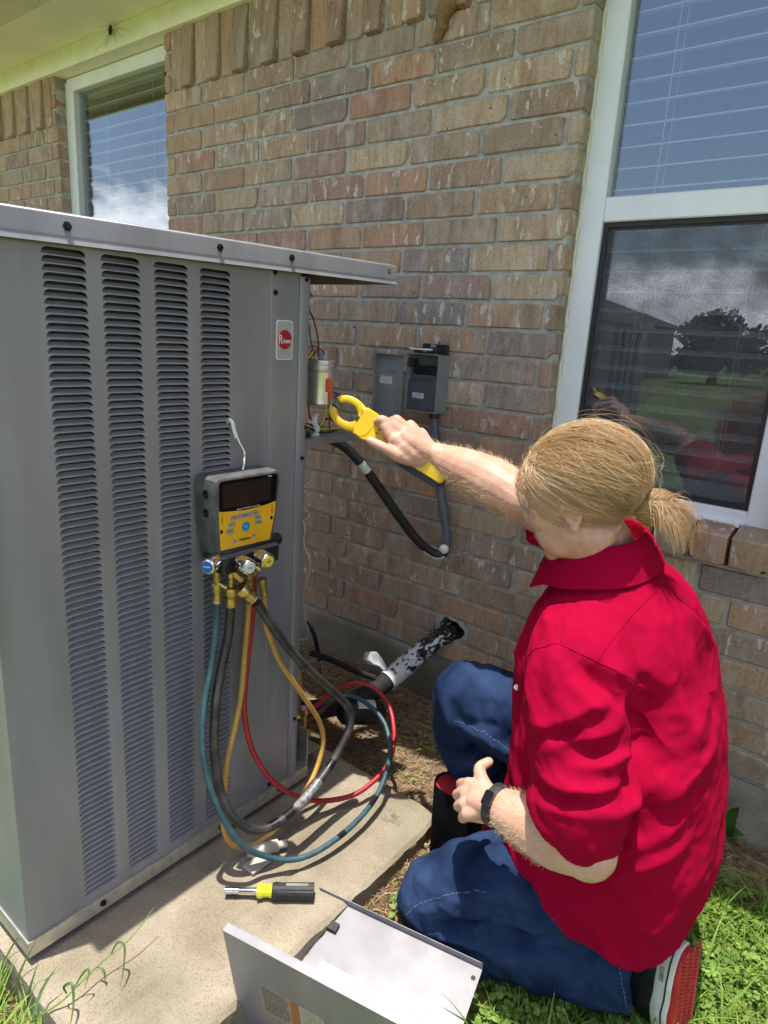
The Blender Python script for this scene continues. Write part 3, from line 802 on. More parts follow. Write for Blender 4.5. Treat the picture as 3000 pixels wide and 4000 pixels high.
tm.build('terminal_boot', mat('boot_clear', (0.42, 0.50, 0.58), 0.25), capo)
fc = MB(); fc.lathe([(.0, 0), (.0215, 0), (.0215, .030), (.0225, .031), (.0225, .038), (.0, .039)], (0.452, -0.648, 1.290), (0.15, 1, 0), 26)
fc.build('fan_capacitor', M_alu, acu)
def wires(name, pts, r, m_, n=6): return MB().tube(spline(pts, n), r, 6).build(name, m_, acu)
Wk = wire_mat('black', (0.012, 0.012, 0.012)); Wy = wire_mat('yellow', (0.62, 0.48, 0.06)); Wo = wire_mat('rust', (0.38, 0.09, 0.03)); Wr = wire_mat('red', (0.36, 0.02, 0.02)); Wb = wire_mat('blue', (0.03, 0.04, 0.22)); Wn = wire_mat('brown', (0.10, 0.06, 0.03))
wires('wire', [(0.458, -0.612, 1.275), (0.470, -0.618, 1.25), (0.482, -0.622, 1.21), (0.482, -0.614, 1.185), (0.478, -0.618, 1.17)], .0017, Wk)
wires('wire', [(0.458, -0.610, 1.275), (0.476, -0.608, 1.25), (0.49, -0.603, 1.20), (0.487, -0.604, 1.18), (0.480, -0.614, 1.168)], .0017, Wk)
wires('wire', [(0.45, -0.66, 1.178), (0.47, -0.635, 1.185), (0.485, -0.606, 1.19), (0.482, -0.592, 1.180), (0.478, -0.588, 1.168)], .0026, Wo)
wires('wire', [(0.45, -0.66, 1.172), (0.468, -0.63, 1.176), (0.475, -0.618, 1.168), (0.47, -0.60, 1.156)], .0024, Wo)
wires('wire', [(0.46, -0.64, 1.155), (0.478, -0.627, 1.160), (0.482, -0.615, 1.175), (0.476, -0.605, 1.160)], .0018, Wy)
wires('wire', [(0.484, -0.60, 1.185), (0.49, -0.585, 1.18), (0.487, -0.577, 1.160)], .0020, Wr)
# orange insulated connector and the leads under the capacitor
cn = MB(); cn.box((0.505, -0.590, 1.088), (0.511, -0.574, 1.118), .001).box((0.5055, -0.583, 1.072), (0.5105, -0.569, 1.094), .001)
cn.build('wire_connector', mat('orange_plastic', (0.75, 0.10, 0.02), 0.4), acu)
wires('wire', [(0.508, -0.578, 1.073), (0.507, -0.576, 1.045), (0.503, -0.570, 1.02), (0.500, -0.566, 0.995), (0.49, -0.575, 0.990)], .0020, Wn)
wires('wire', [(0.508, -0.582, 1.075), (0.504, -0.584, 1.05), (0.500, -0.588, 1.02), (0.495, -0.60, 1.0)], .0016, Wy)
wires('wire', [(0.508, -0.577, 1.073), (0.509, -0.57, 1.05), (0.520, -0.558, 1.032), (0.540, -0.545, 1.018), (0.548, -0.538, 1.006), (0.54, -0.53, 0.995)], .0017, wire_mat('cream', (0.62, 0.55, 0.22)))
wires('wire', [(0.45, -0.66, 1.05), (0.470, -0.640, 1.02), (0.492, -0.610, 1.003), (0.50, -0.57, 1.000), (0.50, -0.53, 0.998), (0.49, -0.49, 1.00)], .0020, Wy)
wires('wire', [(0.46, -0.64, 1.03), (0.475, -0.62, 1.012), (0.485, -0.60, 0.994), (0.49, -0.56, 0.990), (0.47, -0.50, 0.990)], .0022, Wk)
wires('wire', [(0.48, -0.56, 1.06), (0.488, -0.545, 1.035), (0.486, -0.545, 1.015)], .0030, Wn)
wires('wire', [(0.46, -0.60, 1.06), (0.465, -0.60, 1.03), (0.47, -0.59, 1.01)], .0022, Wr)
wires('wire', [(0.475, -0.545, 1.085), (0.478, -0.520, 1.080), (0.474, -0.512, 1.074), (0.470, -0.530, 1.072), (0.468, -0.548, 1.074)], .0016, Wb)
wires('wire', [(0.49, -0.553, 1.06), (0.496, -0.538, 1.045), (0.49, -0.54, 1.028), (0.478, -0.56, 1.018)], .0022, Wk)
rb2 = MB(); pts = spline([(0.49, -0.600, 1.035), (0.496, -0.612, 1.03), (0.500, -0.618, 1.018), (0.503, -0.612, 1.006), (0.508, -0.616, 0.998), (0.512, -0.628, 0.992), (0.516, -0.618, 0.9885)], 6)
rb2.tube(pts, 0.0065, 8, flat=0.15); rb2.build('spiral_tie', M_white, acu)
MB().box((0.478, -0.672, 0.9865), (0.512, -0.640, 1.000), .002).box((0.482, -0.676, 1.000), (0.506, -0.652, 1.007), .001).build('contactor', M_black, acu)
# service valves at the notched corner
vv_ = MB()
vv_.lathe([(.0, 0), (.010, 0), (.010, .02), (.0085, .022), (.0085, .06), (.011, .064), (.011, .080), (.007, .084)], (0.505, -0.628, 0.190), (0, 0, 1), 6)
vv_.lathe([(.0, 0), (.009, 0), (.009, .03), (.007, .034), (.007, .05)], (0.505, -0.628, 0.207), (0.8, 0.3, -0.1), 6)
vv_.lathe([(.0, 0), (.013, 0), (.013, .03), (.010, .034), (.010, .09)], (0.455, -0.60, 0.215), (0, 0, 1), 8)
vv_.tube(spline([(0.455, -0.60, 0.30), (0.455, -0.60, 0.34), (0.43, -0.61, 0.37), (0.38, -0.63, 0.375)], 5), 0.0095, 8)
vv_.build('service_valve', M_brass, acu)
MB().lathe([(.0, 0), (.0095, 0), (.0095, .003), (.007, .005)], (0.505, -0.628, 0.2735), (0, 0, 1), 16).build('valve_cap', mat('pink_cap', (0.62, 0.25, 0.42), 0.4), acu)
MB().tube(spline([(0.507, -0.62, 0.235), (0.50, -0.58, 0.225), (0.47, -0.49, 0.215), (0.46, -0.42, 0.205), (0.455, -0.36, 0.185)], 6), 0.0065, 10).build('liquid_line', mat('copper_dull', (0.30, 0.15, 0.09), 0.4, metal=0.8, var=0.3), acu)
MB().box((0.44, -0.652, 0.139), (0.545, -0.649, 0.235)).box((0.37, -0.63, 0.139), (0.52, -0.575, 0.142)).build('valve_plate', M_galv, acu, smooth=0)
# ------------------------------------------------------------------ manifold gauge hanging on the louvres
M_yel = mat('yellow_plastic', (0.80, 0.42, 0.012), 0.42, var=0.04)
M_boot = mat('grey_boot', (0.045, 0.046, 0.047), 0.75, var=0.4, scale=35, c2=(0.10, 0.10, 0.10), bump=0.15, bscale=300)
M_btn = mat('grey_button', (0.26, 0.27, 0.27), 0.5, var=0.05)
M_btnb = mat('blue_button', (0.02, 0.24, 0.46), 0.4, var=0.05)
M_chrome = mat('chrome', (0.72, 0.73, 0.75), 0.09, metal=1.0, var=0.03)
M_lcd = mat('lcd_screen', (0.022, 0.022, 0.016), 0.10, var=0.05, coat=0.6)
M_gloss = mat('gloss_black', (0.006, 0.006, 0.007), 0.12, var=0.05, coat=0.5)
GX = 0.615
gauge = thing('manifold_gauge', 'yellow and black digital manifold gauge hanging by a wire hook from the louvres', 'gauge', (0.60, -0.91, 0.75))
def outline(pad, zt=0.9505, zb=0.799):
    P = [(-0.9835, zb), (-0.845, zb), (-0.835, 0.86), (-0.8265, 0.925), (-0.829, zt-.006), (-0.836, zt), (-0.983, zt), (-0.9895, zt-.005), (-0.9925, 0.925), (-0.9905, 0.86)]
    c = np.mean(P, axis=0); return [tuple(c+(V(*p)-c)*(1-pad*V(1/.08, 1/.075))) for p in P]
b = MB(); b.loft([[(0.553, y, z) for y, z in outline(.008)], [(0.558, y, z) for y, z in outline(.0)], [(GX-.008, y, z) for y, z in outline(0)], [(GX-.002, y, z) for y, z in outline(.003)], [(GX, y, z) for y, z in outline(.007)]])
b.build('boot', M_boot, gauge, smooth=30)
def plate(poly, x, t, name, m_, par=gauge): return MB().prism(poly, (x, 0, 0), (0, 1, 0), (0, 0, 1), t).build(name, m_, par, smooth=0)
plate([(-0.982, 0.8885), (-0.975, 0.8865), (-0.92, 0.8815), (-0.87, 0.8835), (-0.8405, 0.8875), (-0.838, 0.940), (-0.843, 0.9445), (-0.977, 0.9445), (-0.982, 0.940)], GX, .0006, 'bezel', M_gloss)
plate([(-0.972, 0.8925), (-0.915, 0.8885), (-0.856, 0.8915), (-0.855, 0.937), (-0.972, 0.938)], GX+.0006, .0005, 'screen', M_lcd)
fl = plate([(-0.9785, 0.8105), (-0.856, 0.8085), (-0.8435, 0.860), (-0.8408, 0.8868), (-0.87, 0.8828), (-0.92, 0.8808), (-0.975, 0.8858), (-0.9825, 0.8878), (-0.9815, 0.86)], GX, .0008, 'face_plate', M_yel)
FX = GX+.0009
def poly_btn(c, w, h, sk=0.0, n='button', m_=M_btn):
    P = [(c[0]-w/2+sk, c[1]-h/2), (c[0]+w/2+sk, c[1]-h/2), (c[0]+w/2-sk, c[1]+h/2), (c[0]-w/2-sk, c[1]+h/2)]
    plate(P, FX, .0012, n, m_, fl)
for c, w, h, s in (((-0.9465, 0.871), .017, .0085, -.001), ((-0.920, 0.871), .032, .0095, 0), ((-0.8945, 0.872), .014, .0085, .001), ((-0.953, 0.8585), .017, .0075, -.001), ((-0.889, 0.862), .016, .0075, .001),
                   ((-0.9575, 0.8455), .018, .008, -.0005), ((-0.886, 0.851), .017, .0075, .001)): poly_btn(c, w, h, s)
plate([(-0.919+.0095*math.cos(a), 0.848+.0095*math.sin(a)) for a in np.arange(28)*2*math.pi/28], FX, .0016, 'power_button', M_btnb, fl)
for c in ((-0.977, 0.8475), (-0.852, 0.8535)): plate([(c[0]+.0036*math.cos(a), c[1]+.0040*math.sin(a)) for a in np.arange(18)*2*math.pi/18], FX, .0003, 'sensor_window', M_gloss, fl)
for c in ((-0.945, 0.8225), (-0.8985, 0.8255)): plate([(c[0]+.0052*math.cos(a), c[1]+.0032*math.sin(a)) for a in np.arange(18)*2*math.pi/18], FX, .0004, 'indicator', M_btn, fl)
YU, ZU = (0, 1, 0), (0, 0, 1)
text_mesh('Fieldpiece', .0085, (FX+.0002, -0.9205, 0.823), YU, ZU, 'lettering', M_ink, fl, ext=.0001, bold=.00018, shear=.2, sx=.85)
M_wink = mat('white_ink', (0.7, 0.7, 0.7), 0.5, var=.02)
text_mesh('Wireless 4 Port Manifold + Micron Gauge', .0042, (GX+.0009, -0.912, 0.8852), YU, ZU, 'lettering', M_wink, gauge, ext=.0001, sx=.8)
text_mesh('SMAN4', .003, (GX+.0009, -0.858, 0.9405), YU, ZU, 'lettering', M_wink, gauge, ext=.0001)
for s_, c in (('Enter', (-0.9465, .871)), ('Refrigerant', (-0.920, .871)), ('Zero', (-0.8945, .872)), ('Units', (-0.889, .862)), ('Target', (-0.886, .851)), ('Alarm', (-0.9575, .8455))):
    text_mesh(s_, .0036, (FX+.0013, c[0], c[1]), YU, ZU, 'lettering', M_ink, fl, ext=.0001)
text_mesh('A     V', .003, (FX+.0013, -0.953, .8585), YU, ZU, 'lettering', M_ink, fl, ext=.0001)
text_mesh('O', .006, (FX+.0017, -0.919, .848), YU, ZU, 'lettering', M_wink, fl, ext=.0001)
text_mesh('SLT', .003, (FX, -0.9755, .8815), YU, ZU, 'lettering', M_ink, fl, ext=.0001); text_mesh('SCT', .003, (FX, -0.8505, .880), YU, ZU, 'lettering', M_ink, fl, ext=.0001)
for y in (-0.9755, -0.8505): plate([(y-.0022, .862), (y+.0022, .862), (y+.0022, .878), (y-.0022, .878)], FX-.0003, .0005, 'scale_mark', mat('ochre', (.42, .22, .02), .5), fl)
# side sensor sockets
for z in (0.918, 0.882):
    MB().lathe([(.0, 0), (.0075, 0), (.0085, .0008), (.0, .0009)], (0.590, -0.9925, z), (0, -1, 0), 16).build('socket', M_gloss, gauge)
# valve block, sight tube and knobs
MB().box((0.568, -0.985, 0.764), (0.632, -0.842, 0.802), 0.004).build('valve_block', M_black, gauge)
MB().lathe([(0, 0), (.012, 0), (.013, .002), (.013, .150), (.012, .152), (0, .152)], (0.603, -0.972, 0.800), (0, 1, 0), 18).build('sight_tube', M_black, gauge)
def knob(p, ax, cap_m, txt):
    P = V(*p); a = unit(ax); n = 36; vs = []; prof = [(.010, 0), (.0155, .002), (.0165, .006), (.0165, .026), (.0150, .030), (.0125, .0312)]
    s = unit(np.cross(a, V(0, 0, 1))); t = np.cross(s, a); rings = []
    for r, h in prof:
        ring = []
        for k in range(n):
            q = 1-0.075*(1 if (k % 6) in (0, 1) else 0)*(1 if r > .013 else 0); g = 2*math.pi*k/n
            ring.append(P+a*h+r*q*(math.cos(g)*s+math.sin(g)*t))
        rings.append(ring)
    o = MB().loft(rings).build('knob', M_chrome, gauge, smooth=30)
    MB().lathe([(0, 0), (.0112, 0), (.0112, .0008), (.0, .0009)], P+a*.0312, a, 24).build('knob_cap', cap_m, o)
    text_mesh(txt, .006, P+a*.0324, -s if (-s)@V(0, 1, 0) > 0 or abs(a[1]) > .5 else s, t, 'lettering', M_ink if cap_m != M_kb else M_wink, o, ext=.0001)
    MB().lathe([(.011, 0), (.011, .012)], P-a*.011, a, 16).build('stem', M_black, gauge)
M_kb = mat('cap_blue', (0.02, 0.10, 0.45), .4, var=.03); M_kw = mat('cap_white', (0.62, 0.63, 0.63), .4, var=.03); M_ky = mat('cap_yellow', (0.75, 0.55, 0.05), .4, var=.03)
knob((0.616, -0.992, 0.793), (0.45, -1, -0.06), M_kb, 'LOW'); knob((0.641, -0.951, 0.7875), (1, -0.10, -0.06), M_kw, 'VAC'); knob((0.641, -0.905, 0.789), (1, -0.10, -0.06), M_ky, 'REF')
hk_ = MB(); hk_.tube(spline([(0.575, -0.893, 0.948), (0.574, -0.888, 0.965), (0.572, -0.887, 0.985), (0.565, -0.894, 1.005), (0.560, -0.900, 1.025), (0.556, -0.9025, 1.040), (0.545, -0.903, 1.045), (0.538, -0.903, 1.036)], 6), .0022, 8)
hk_.build('wire_hook', M_chrome, gauge)
MB().tube(spline([(0.5625, -0.898, 1.012), (0.5585, -0.902, 1.030), (0.5555, -0.9025, 1.041), (0.547, -0.903, 1.0465), (0.541, -0.903, 1.041)], 6), .0038, 8).build('hook_sleeve', M_white, gauge)
# brass ports
pt = MB()
def ported(x, y, z0, z1, r): pt.lathe([(0, 0), (r, 0), (r, (z0-z1)*.55), (r*.8, (z0-z1)*.6), (r*.8, z0-z1)], (x, y, z0), (0, 0, -1), 12)
ported(0.603, -0.978, .766, .726, .0075); ported(0.603, -0.945, .766, .726, .0085); ported(0.588, -0.884, .766, .74, .0078); ported(0.592, -0.8905, .766, .73, .006)
pt.tube([(0.604, -0.944, .758), (0.612, -0.926, .737)], .008, 12); pt.tube([(0.605, -0.978, .742), (0.617, -0.966, .732)], .0045, 10); pt.tube([(0.590, -0.882, .757), (0.598, -0.867, .74)], .0065, 10)
pt.tube([(0.600, -0.876, .765), (0.610, -0.856, .758)], .005, 10)
stuff(pt.build('brass_ports', M_brass, gauge))

def fitting(P, d, r, name_m=M_brass):
    """knurled nut and crimp collar at the end of a hose, pointing along d"""
    b = MB(); P = V(*P); d = unit(d); n = 28; s = unit(np.cross(d, V(1, 0.2, 0.1))); t = np.cross(d, s); rings = []
    prof = [(r*.75, 0), (r*1.15, .001), (r*1.2, .003), (r*1.2, .015), (r*1.05, .017), (r*.8, .018), (r*.8, .021), (r*.95, .022), (r*.95, .036), (r*1.05, .037), (r*1.05, .040), (r*.85, .041)]
    for i, (q, h) in enumerate(prof):
        rings.append([P+d*h+q*(1-.05*((k+(i % 2)) % 2)*(1 if 1 < i < 4 else 0))*(math.cos(2*math.pi*k/n)*s+math.sin(2*math.pi*k/n)*t) for k in range(n)])
    return b.loft(rings)
def hose(name, label, pts, r, m_, tapes=(), ends=None, n=10):
    P = spline(pts, n)
    root = thing(name, label, 'hose', tuple(P[np.argmin(P[:, 2])]))
    MB().tube(P, r, 14).build('tubing', m_, root, smooth=60)
    for a, b_, tm_ in tapes:
        i, j = int(a*len(P)), int(b_*len(P)); MB().tube(P[i:j+1], r*1.05, 14).build('tape', tm_, root, smooth=60)
    for at_, nx_ in (ends or []):
        a, b_ = V(*at_), V(*nx_); fitting(a, b_-a, r*1.35).build('fitting', M_brass, root, smooth=30)
    return root
def hose_mat(n_, c, c2=None, sc=40): return mat('hose_'+n_, c, 0.42, var=0.25, scale=sc, c2=c2, bump=0.25, bscale=700, spec=0.5)
M_hblue = hose_mat('teal', (0.024, 0.066, 0.082), (0.04, 0.10, 0.122)); M_hred = hose_mat('red', (0.33, 0.016, 0.02), (0.40, 0.022, 0.03))
M_hyel = hose_mat('amber', (0.42, 0.23, 0.05), (0.56, 0.32, 0.07), 25); M_hblk = hose_mat('black', (0.018, 0.018, 0.019), (0.055, 0.053, 0.05), 30)
M_tape = mat('black_tape', (0.010, 0.010, 0.012), 0.3, var=0.1)
M_hgrey = mat('grey_print', (0.20, 0.20, 0.20), 0.35, var=0.5, scale=120)
blue = [(0.603, -0.978, 0.700), (0.602, -0.979, 0.651), (0.602, -0.991, 0.57), (0.607, -1.011, 0.507), (0.617, -1.026, 0.444), (0.629, -1.031, 0.383), (0.646, -1.026, 0.318), (0.668, -1.010, 0.248), (0.692, -0.984, 0.190), (0.705, -0.944, 0.148), (0.734, -0.900, 0.124), (0.758, -0.853, 0.120), (0.771, -0.786, 0.124), (0.772, -0.71, 0.130), (0.760, -0.63, 0.140), (0.737, -0.563, 0.160), (0.695, -0.496, 0.18), (0.643, -0.456, 0.21), (0.584, -0.444, 0.23), (0.528, -0.45, 0.24), (0.488, -0.475, 0.238), (0.468, -0.53, 0.225), (0.462, -0.575, 0.235)]
hose('refrigerant_hose', 'teal blue refrigerant hose looping widest over the concrete pad', blue, .0064, M_hblue, [(.55, .565, M_tape), (.618, .635, M_tape)], [((0.603, -0.978, .741), (0.603, -0.978, .70))])
black = [(0.603, -0.945, 0.684), (0.602, -0.950, 0.622), (0.602, -0.966, 0.561), (0.607, -0.983, 0.502), (0.614, -0.995, 0.428), (0.621, -0.998, 0.362), (0.634, -0.996, 0.296), (0.655, -0.983, 0.243), (0.675, -0.954, 0.204), (0.690, -0.922, 0.192), (0.700, -0.883, 0.196), (0.701, -0.829, 0.206), (0.697, -0.776, 0.222), (0.692, -0.722, 0.246), (0.690, -0.682, 0.279), (0.686, -0.655, 0.311), (0.681, -0.649, 0.343), (0.675, -0.667, 0.379), (0.665, -0.714, 0.434), (0.652, -0.762, 0.489), (0.643, -0.808, 0.546), (0.636, -0.848, 0.604), (0.631, -0.880, 0.654), (0.628, -0.898, 0.685)]
hose('vacuum_hose', 'thick black hose folded in a long loop below the gauge, scuffed grey', black, .0099, M_hblk, [(.405, .425, M_tape), (.44, .462, M_tape), (.465, .53, M_hgrey), (.555, .572, M_tape)], [((0.603, -0.945, .725), (0.603, -0.945, .684)), ((0.611, -0.929, .722), (0.628, -0.898, .685))])
yel = [(0.602, -0.855, 0.680), (0.602, -0.851, 0.617), (0.603, -0.835, 0.57), (0.607, -0.812, 0.513), (0.613, -0.768, 0.441), (0.621, -0.727, 0.373), (0.626, -0.696, 0.316), (0.631, -0.686, 0.265), (0.640, -0.707, 0.222), (0.649, -0.744, 0.188), (0.655, -0.788, 0.165), (0.656, -0.830, 0.145), (0.650, -0.868, 0.125), (0.640, -0.900, 0.112), (0.630, -0.930, 0.115), (0.628, -0.960, 0.140), (0.630, -0.982, 0.185), (0.628, -0.986, 0.232), (0.619, -0.975, 0.278), (0.609, -0.957, 0.344), (0.600, -0.929, 0.41), (0.594, -0.909, 0.471), (0.589, -0.897, 0.553), (0.586, -0.886, 0.633), (0.586, -0.882, 0.700)]
hose('refrigerant_hose', 'amber yellow refrigerant hose hanging in a narrow loop from the gauge', yel, .0061, M_hyel, [], [((0.601, -0.862, .722), (0.602, -0.856, .682)), ((0.587, -0.884, .741), (0.586, -0.882, .70))])
red = [(0.577, -0.864, 0.74), (0.577, -0.863, 0.675), (0.576, -0.866, 0.624), (0.577, -0.877, 0.54), (0.581, -0.89, 0.457), (0.587, -0.892, 0.393), (0.600, -0.887, 0.334), (0.616, -0.869, 0.278), (0.634, -0.840, 0.227), (0.648, -0.795, 0.180), (0.655, -0.740, 0.138), (0.674, -0.694, 0.122), (0.703, -0.642, 0.124), (0.714, -0.587, 0.135), (0.714, -0.533, 0.15), (0.696, -0.483, 0.17), (0.656, -0.43, 0.19), (0.61, -0.395, 0.22), (0.561, -0.391, 0.25), (0.514, -0.416, 0.265), (0.490, -0.465, 0.262), (0.488, -0.54, 0.25), (0.50, -0.61, 0.245)]
hose('refrigerant_hose', 'red refrigerant hose sweeping round the unit corner to the service valve', red, .0062, M_hred, [], [((0.577, -0.865, .764), (0.577, -0.864, .73))])
# hose tee lying under the loops on the pad
tee = thing('hose_coupling', 'dusty white plastic hose coupling lying on the pad under the hoses', 'coupling', (0.66, -0.905, SLAB))
MB().tube([(0.640, -0.930, .106), (0.675, -0.870, .106)], [.014, .014], 14).tube([(0.675, -0.870, .106), (0.684, -0.853, .106)], [.009, .009], 12).build('body', mat('dusty_white', (0.42, 0.39, 0.33), .7, var=.2), tee)
MB().box((0.655, -0.955, SLAB+.001), (0.690, -0.895, SLAB+.010), .003).build('flange', mat('dusty_white2', (0.45, 0.42, 0.36), .7, var=.2), tee)

# ------------------------------------------------------------------ disconnect box
M_grey = mat('disconnect_grey', (0.20, 0.22, 0.22), 0.5, var=0.08, scale=18, bump=0.05)
M_dgrey = mat('insert_grey', (0.085, 0.090, 0.098), 0.45, var=0.08)
M_label = mat('paper_label', (0.62, 0.62, 0.60), 0.6, var=0.04)
box_ = thing('disconnect_box', 'grey electrical disconnect box on the brick wall with its door swung open', 'electrical box', (0.40, -0.03, 1.005))
bx0, bx1, by, bz0, bz1 = 0.343, 0.460, -0.062, 1.004, 1.177
bb = MB(); t = .0018
bb.box((bx0, by, bz0), (bx0+t, -.001, bz1)).box((bx1-t, by, bz0), (bx1, -.001, bz1)).box((bx0+t, by, bz1-t), (bx1-t, -.001, bz1)).box((bx0+t, by, bz0), (bx1-t, -.001, bz0+t)).box((bx0+t, -.004, bz0+t), (bx1-t, -.002, bz1-t))
bb.box((bx1, by+.004, bz1-.030), (bx1+.002, -.006, bz1+.002)).box((bx0+.001, by+.002, bz1), (bx1+.002, -.004, bz1+.002))
bb.build('enclosure', M_grey, box_, smooth=0)
ko = MB()
for y, z in ((-.02, 1.135), (-.030, 1.128), (-.02, 1.10), (-.04, 1.13), (-.03, 1.05), (-.03, 1.037), (-.04, 1.045)): ko.lathe([(0, 0), (.0035, 0), (.0028, .0012), (0, .0013)], (bx1, y, z), (1, 0, 0), 10)
stuff(ko.build('knockouts', M_grey, box_))
ins = MB(); ins.prism([(0, 0), (.116, 0), (.116, .075), (.112, .088), (.004, .088), (0, .075)], (bx0+.0005, by+.012, bz0+.002), (1, 0, 0), (0, 0, 1), .045, N=(0, 1, 0))
ins.build('cover_insert', M_dgrey, box_, smooth=0)
MB().box((bx0+.003, by+.022, bz0+.088), (bx1-.003, -.006, bz0+.112), .001).build('insert_ledge', M_dgrey, box_)
MB().box((bx0+.016, by+.020, bz0+.112), (bx1-.006, -.006, bz0+.138), .002).box((bx0+.003, by+.006, bz1-.040), (bx0+.022, by+.030, bz1-.014), .001).build('fuse_block', M_black, box_)
MB().box((bx0+.0045, by+.001, bz1-.038), (bx0+.0055, by+.0055, bz1-.016)).build('hinge_pin', M_chrome, box_)
MB().lathe([(0, 0), (.003, 0), (.003, .002), (0, .0025)], (bx0+.06, by+.0115, bz0+.008), (0, -1, 0), 10).build('screw', M_dgrey, box_)
lb = MB().box((bx0+.022, by+.0112, bz0+.040), (bx0+.064, by+.0118, bz0+.056)).build('label', M_label, box_, smooth=0)
for k, s_ in enumerate(('DISCONNECT SWITCH', 'TURN OFF BEFORE SERVICE', 'REPLACE COVER AFTER USE')): text_mesh(s_, .0034, (bx0+.043, by+.0110, bz0+.0525-k*.0045), (1, 0, 0), (0, 0, 1), 'lettering', M_ink, lb, ext=.00005, sx=.8)
dr = MB(); dx0 = 0.234
dr.box((dx0, by-.012, 0.986), (bx0-.002, by-.0105, 1.171)).box((dx0, by-.024, 0.986), (dx0+.0018, by-.012, 1.171)).box((dx0+.0018, by-.024, 1.1692), (bx0-.002, by-.012, 1.171)).box((dx0+.0018, by-.024, 0.986), (bx0-.002, by-.012, 0.9878)).box((bx0-.013, by-.016, 0.99), (bx0-.002, by-.012, 1.168))
door = dr.build('door', M_grey, box_, smooth=0)
text_mesh('Cutler', .016, (0.292, by-.0126, 1.120), (1, 0, 0), (0, 0, 1), 'embossing', M_grey, door, ext=.0005, shear=.2)
dl = MB().box((dx0+.018, by-.0126, 1.079), (dx0+.066, by-.0121, 1.102)).build('label', M_label, door, smooth=0)
for k, s_ in enumerate(('WARNING  RISK OF ELECTRIC SHOCK', 'Use copper wire only    60 A  240 V', 'Replace fuses with the same type', 'Torque lugs to 35 lb-in')): text_mesh(s_, .0033, (dx0+.042, by-.0128, 1.0985-k*.0052), (1, 0, 0), (0, 0, 1), 'lettering', M_ink, dl, ext=.00005, sx=.78)
pull = thing('pull_handle', 'black pull-out handle marked ON resting on top of the grey disconnect box', 'handle', (0.40, -0.03, 1.179))
MB().box((0.362, -0.056, 1.1795), (0.444, -0.020, 1.196), .001).box((0.368, -0.020, 1.1795), (0.457, -0.006, 1.208), .001).build('block', M_black, pull)
MB().tube(spline([(0.366, -0.054, 1.191), (0.360, -0.066, 1.191), (0.364, -0.073, 1.191), (0.404, -0.074, 1.191), (0.429, -0.073, 1.191), (0.433, -0.066, 1.191), (0.429, -0.054, 1.191)], 5), .0028, 8).build('bail', M_white, pull)
text_mesh('ON', .012, (0.409, -0.0204, 1.2015), (1, 0, 0), (0, 0, 1), 'lettering', M_wink, pull, ext=.0001); text_mesh('OFF', .010, (0.405, -0.0565, 1.1860), (1, 0, 0), (0, 0, 1), 'lettering', mat('cyan_ink', (.2, .55, .6), .5), pull, ext=.0001)
MB().lathe([(0, 0), (.004, 0), (.003, .006), (0, .007)], (0.424, -0.013, 1.208), (0, 0, 1), 8).build('tab', mat('blue_tab', (.02, .06, .30), .4), pull)
# flexible conduit from the shelf down and up to the box
whip_pts = [(0.405, -0.520, 0.975), (0.375, -0.465, 0.962), (0.357, -0.41, 0.943), (0.372, -0.36, 0.916), (0.397, -0.32, 0.872), (0.424, -0.27, 0.803), (0.459, -0.22, 0.723), (0.491, -0.17, 0.650), (0.512, -0.13, 0.607), (0.533, -0.100, 0.584), (0.546, -0.078, 0.588), (0.545, -0.066, 0.620), (0.529, -0.060, 0.681), (0.504, -0.055, 0.754), (0.474, -0.044, 0.846), (0.450, -0.036, 0.930), (0.438, -0.033, 0.992)]
WP = spline(whip_pts, 26)
whip = thing('flexible_conduit', 'black flexible conduit looping down from the unit shelf and up to the disconnect box', 'conduit', (0.54, -0.08, 0.57))
rr = [.0140+.0006*math.sin(i*1.9) for i in range(len(WP))]
M_whip = mat('conduit_black', (0.016, 0.016, 0.017), 0.38, var=.2, scale=60); M_whipg = mat('conduit_grey', (0.085, 0.095, 0.115), 0.5, var=.1)
nsp = int(len(WP)*.635)
MB().tube(WP[:nsp+1], rr[:nsp+1], 16).build('sheath', M_whip, whip, smooth=50)
MB().tube(WP[nsp:], rr[nsp:], 16).build('grey_sheath', M_whipg, whip, smooth=50)
MB().lathe([(.012, 0), (.020, 0), (.020, .012), (.022, .014), (.022, .022), (.0175, .024), (.0175, .034), (.016, .036)], WP[0]+V(0, 0, .004), WP[14]-WP[0], 18).build('connector', M_dgrey, whip, smooth=30)
MB().lathe([(.0165, 0), (.0165, .012), (.018, .013), (.018, .017)], (0.4385, -0.033, 0.987), (0, 0, 1), 18).build('connector', M_black, whip, smooth=30)
def splat(i0, i1, th0, th1, name_, ragged=0.0, R=1.05):
    """paint lying on the outside of the conduit"""
    b = MB(); n = 14; rings = []; vs = []; T = np.gradient(WP, axis=0)
    cols = []
    for i in range(i0, i1+1):
        t = unit(T[i]); s = unit(np.cross(t, CAM-WP[i])); u = np.cross(s, t)   # u faces the front of the wall
        s0 = unit(np.cross(t, V(0.35, -1, 0.2))); u0 = unit(np.cross(s0, t))
        k = (i-i0)/max(1, i1-i0); wob = ragged*(0.5+0.5*math.sin(i*2.3))
        cols.append([WP[i]+rr[i]*R*(math.sin(a)*s0+math.cos(a)*u0) for a in np.linspace(th0+wob*.3, th1-wob, 9)])
    m_ = 9; N = len(cols)
    b.add([p for c in cols for p in c], [(i*m_+j, i*m_+j+1, (i+1)*m_+j+1, (i+1)*m_+j) for i in range(N-1) for j in range(m_-1)])
    b.build(name_, M_white, whip, smooth=60)
splat(103, 114, -1.4, 1.2, 'paint_smear', 0.5); splat(206, 252, .35, 1.35, 'paint_smear', .45, 1.06); 
MB().sphere(WP[262]+V(.002, -.006, .012), .0150, 18, 12).build('paint_blob', M_white, whip, smooth=180)

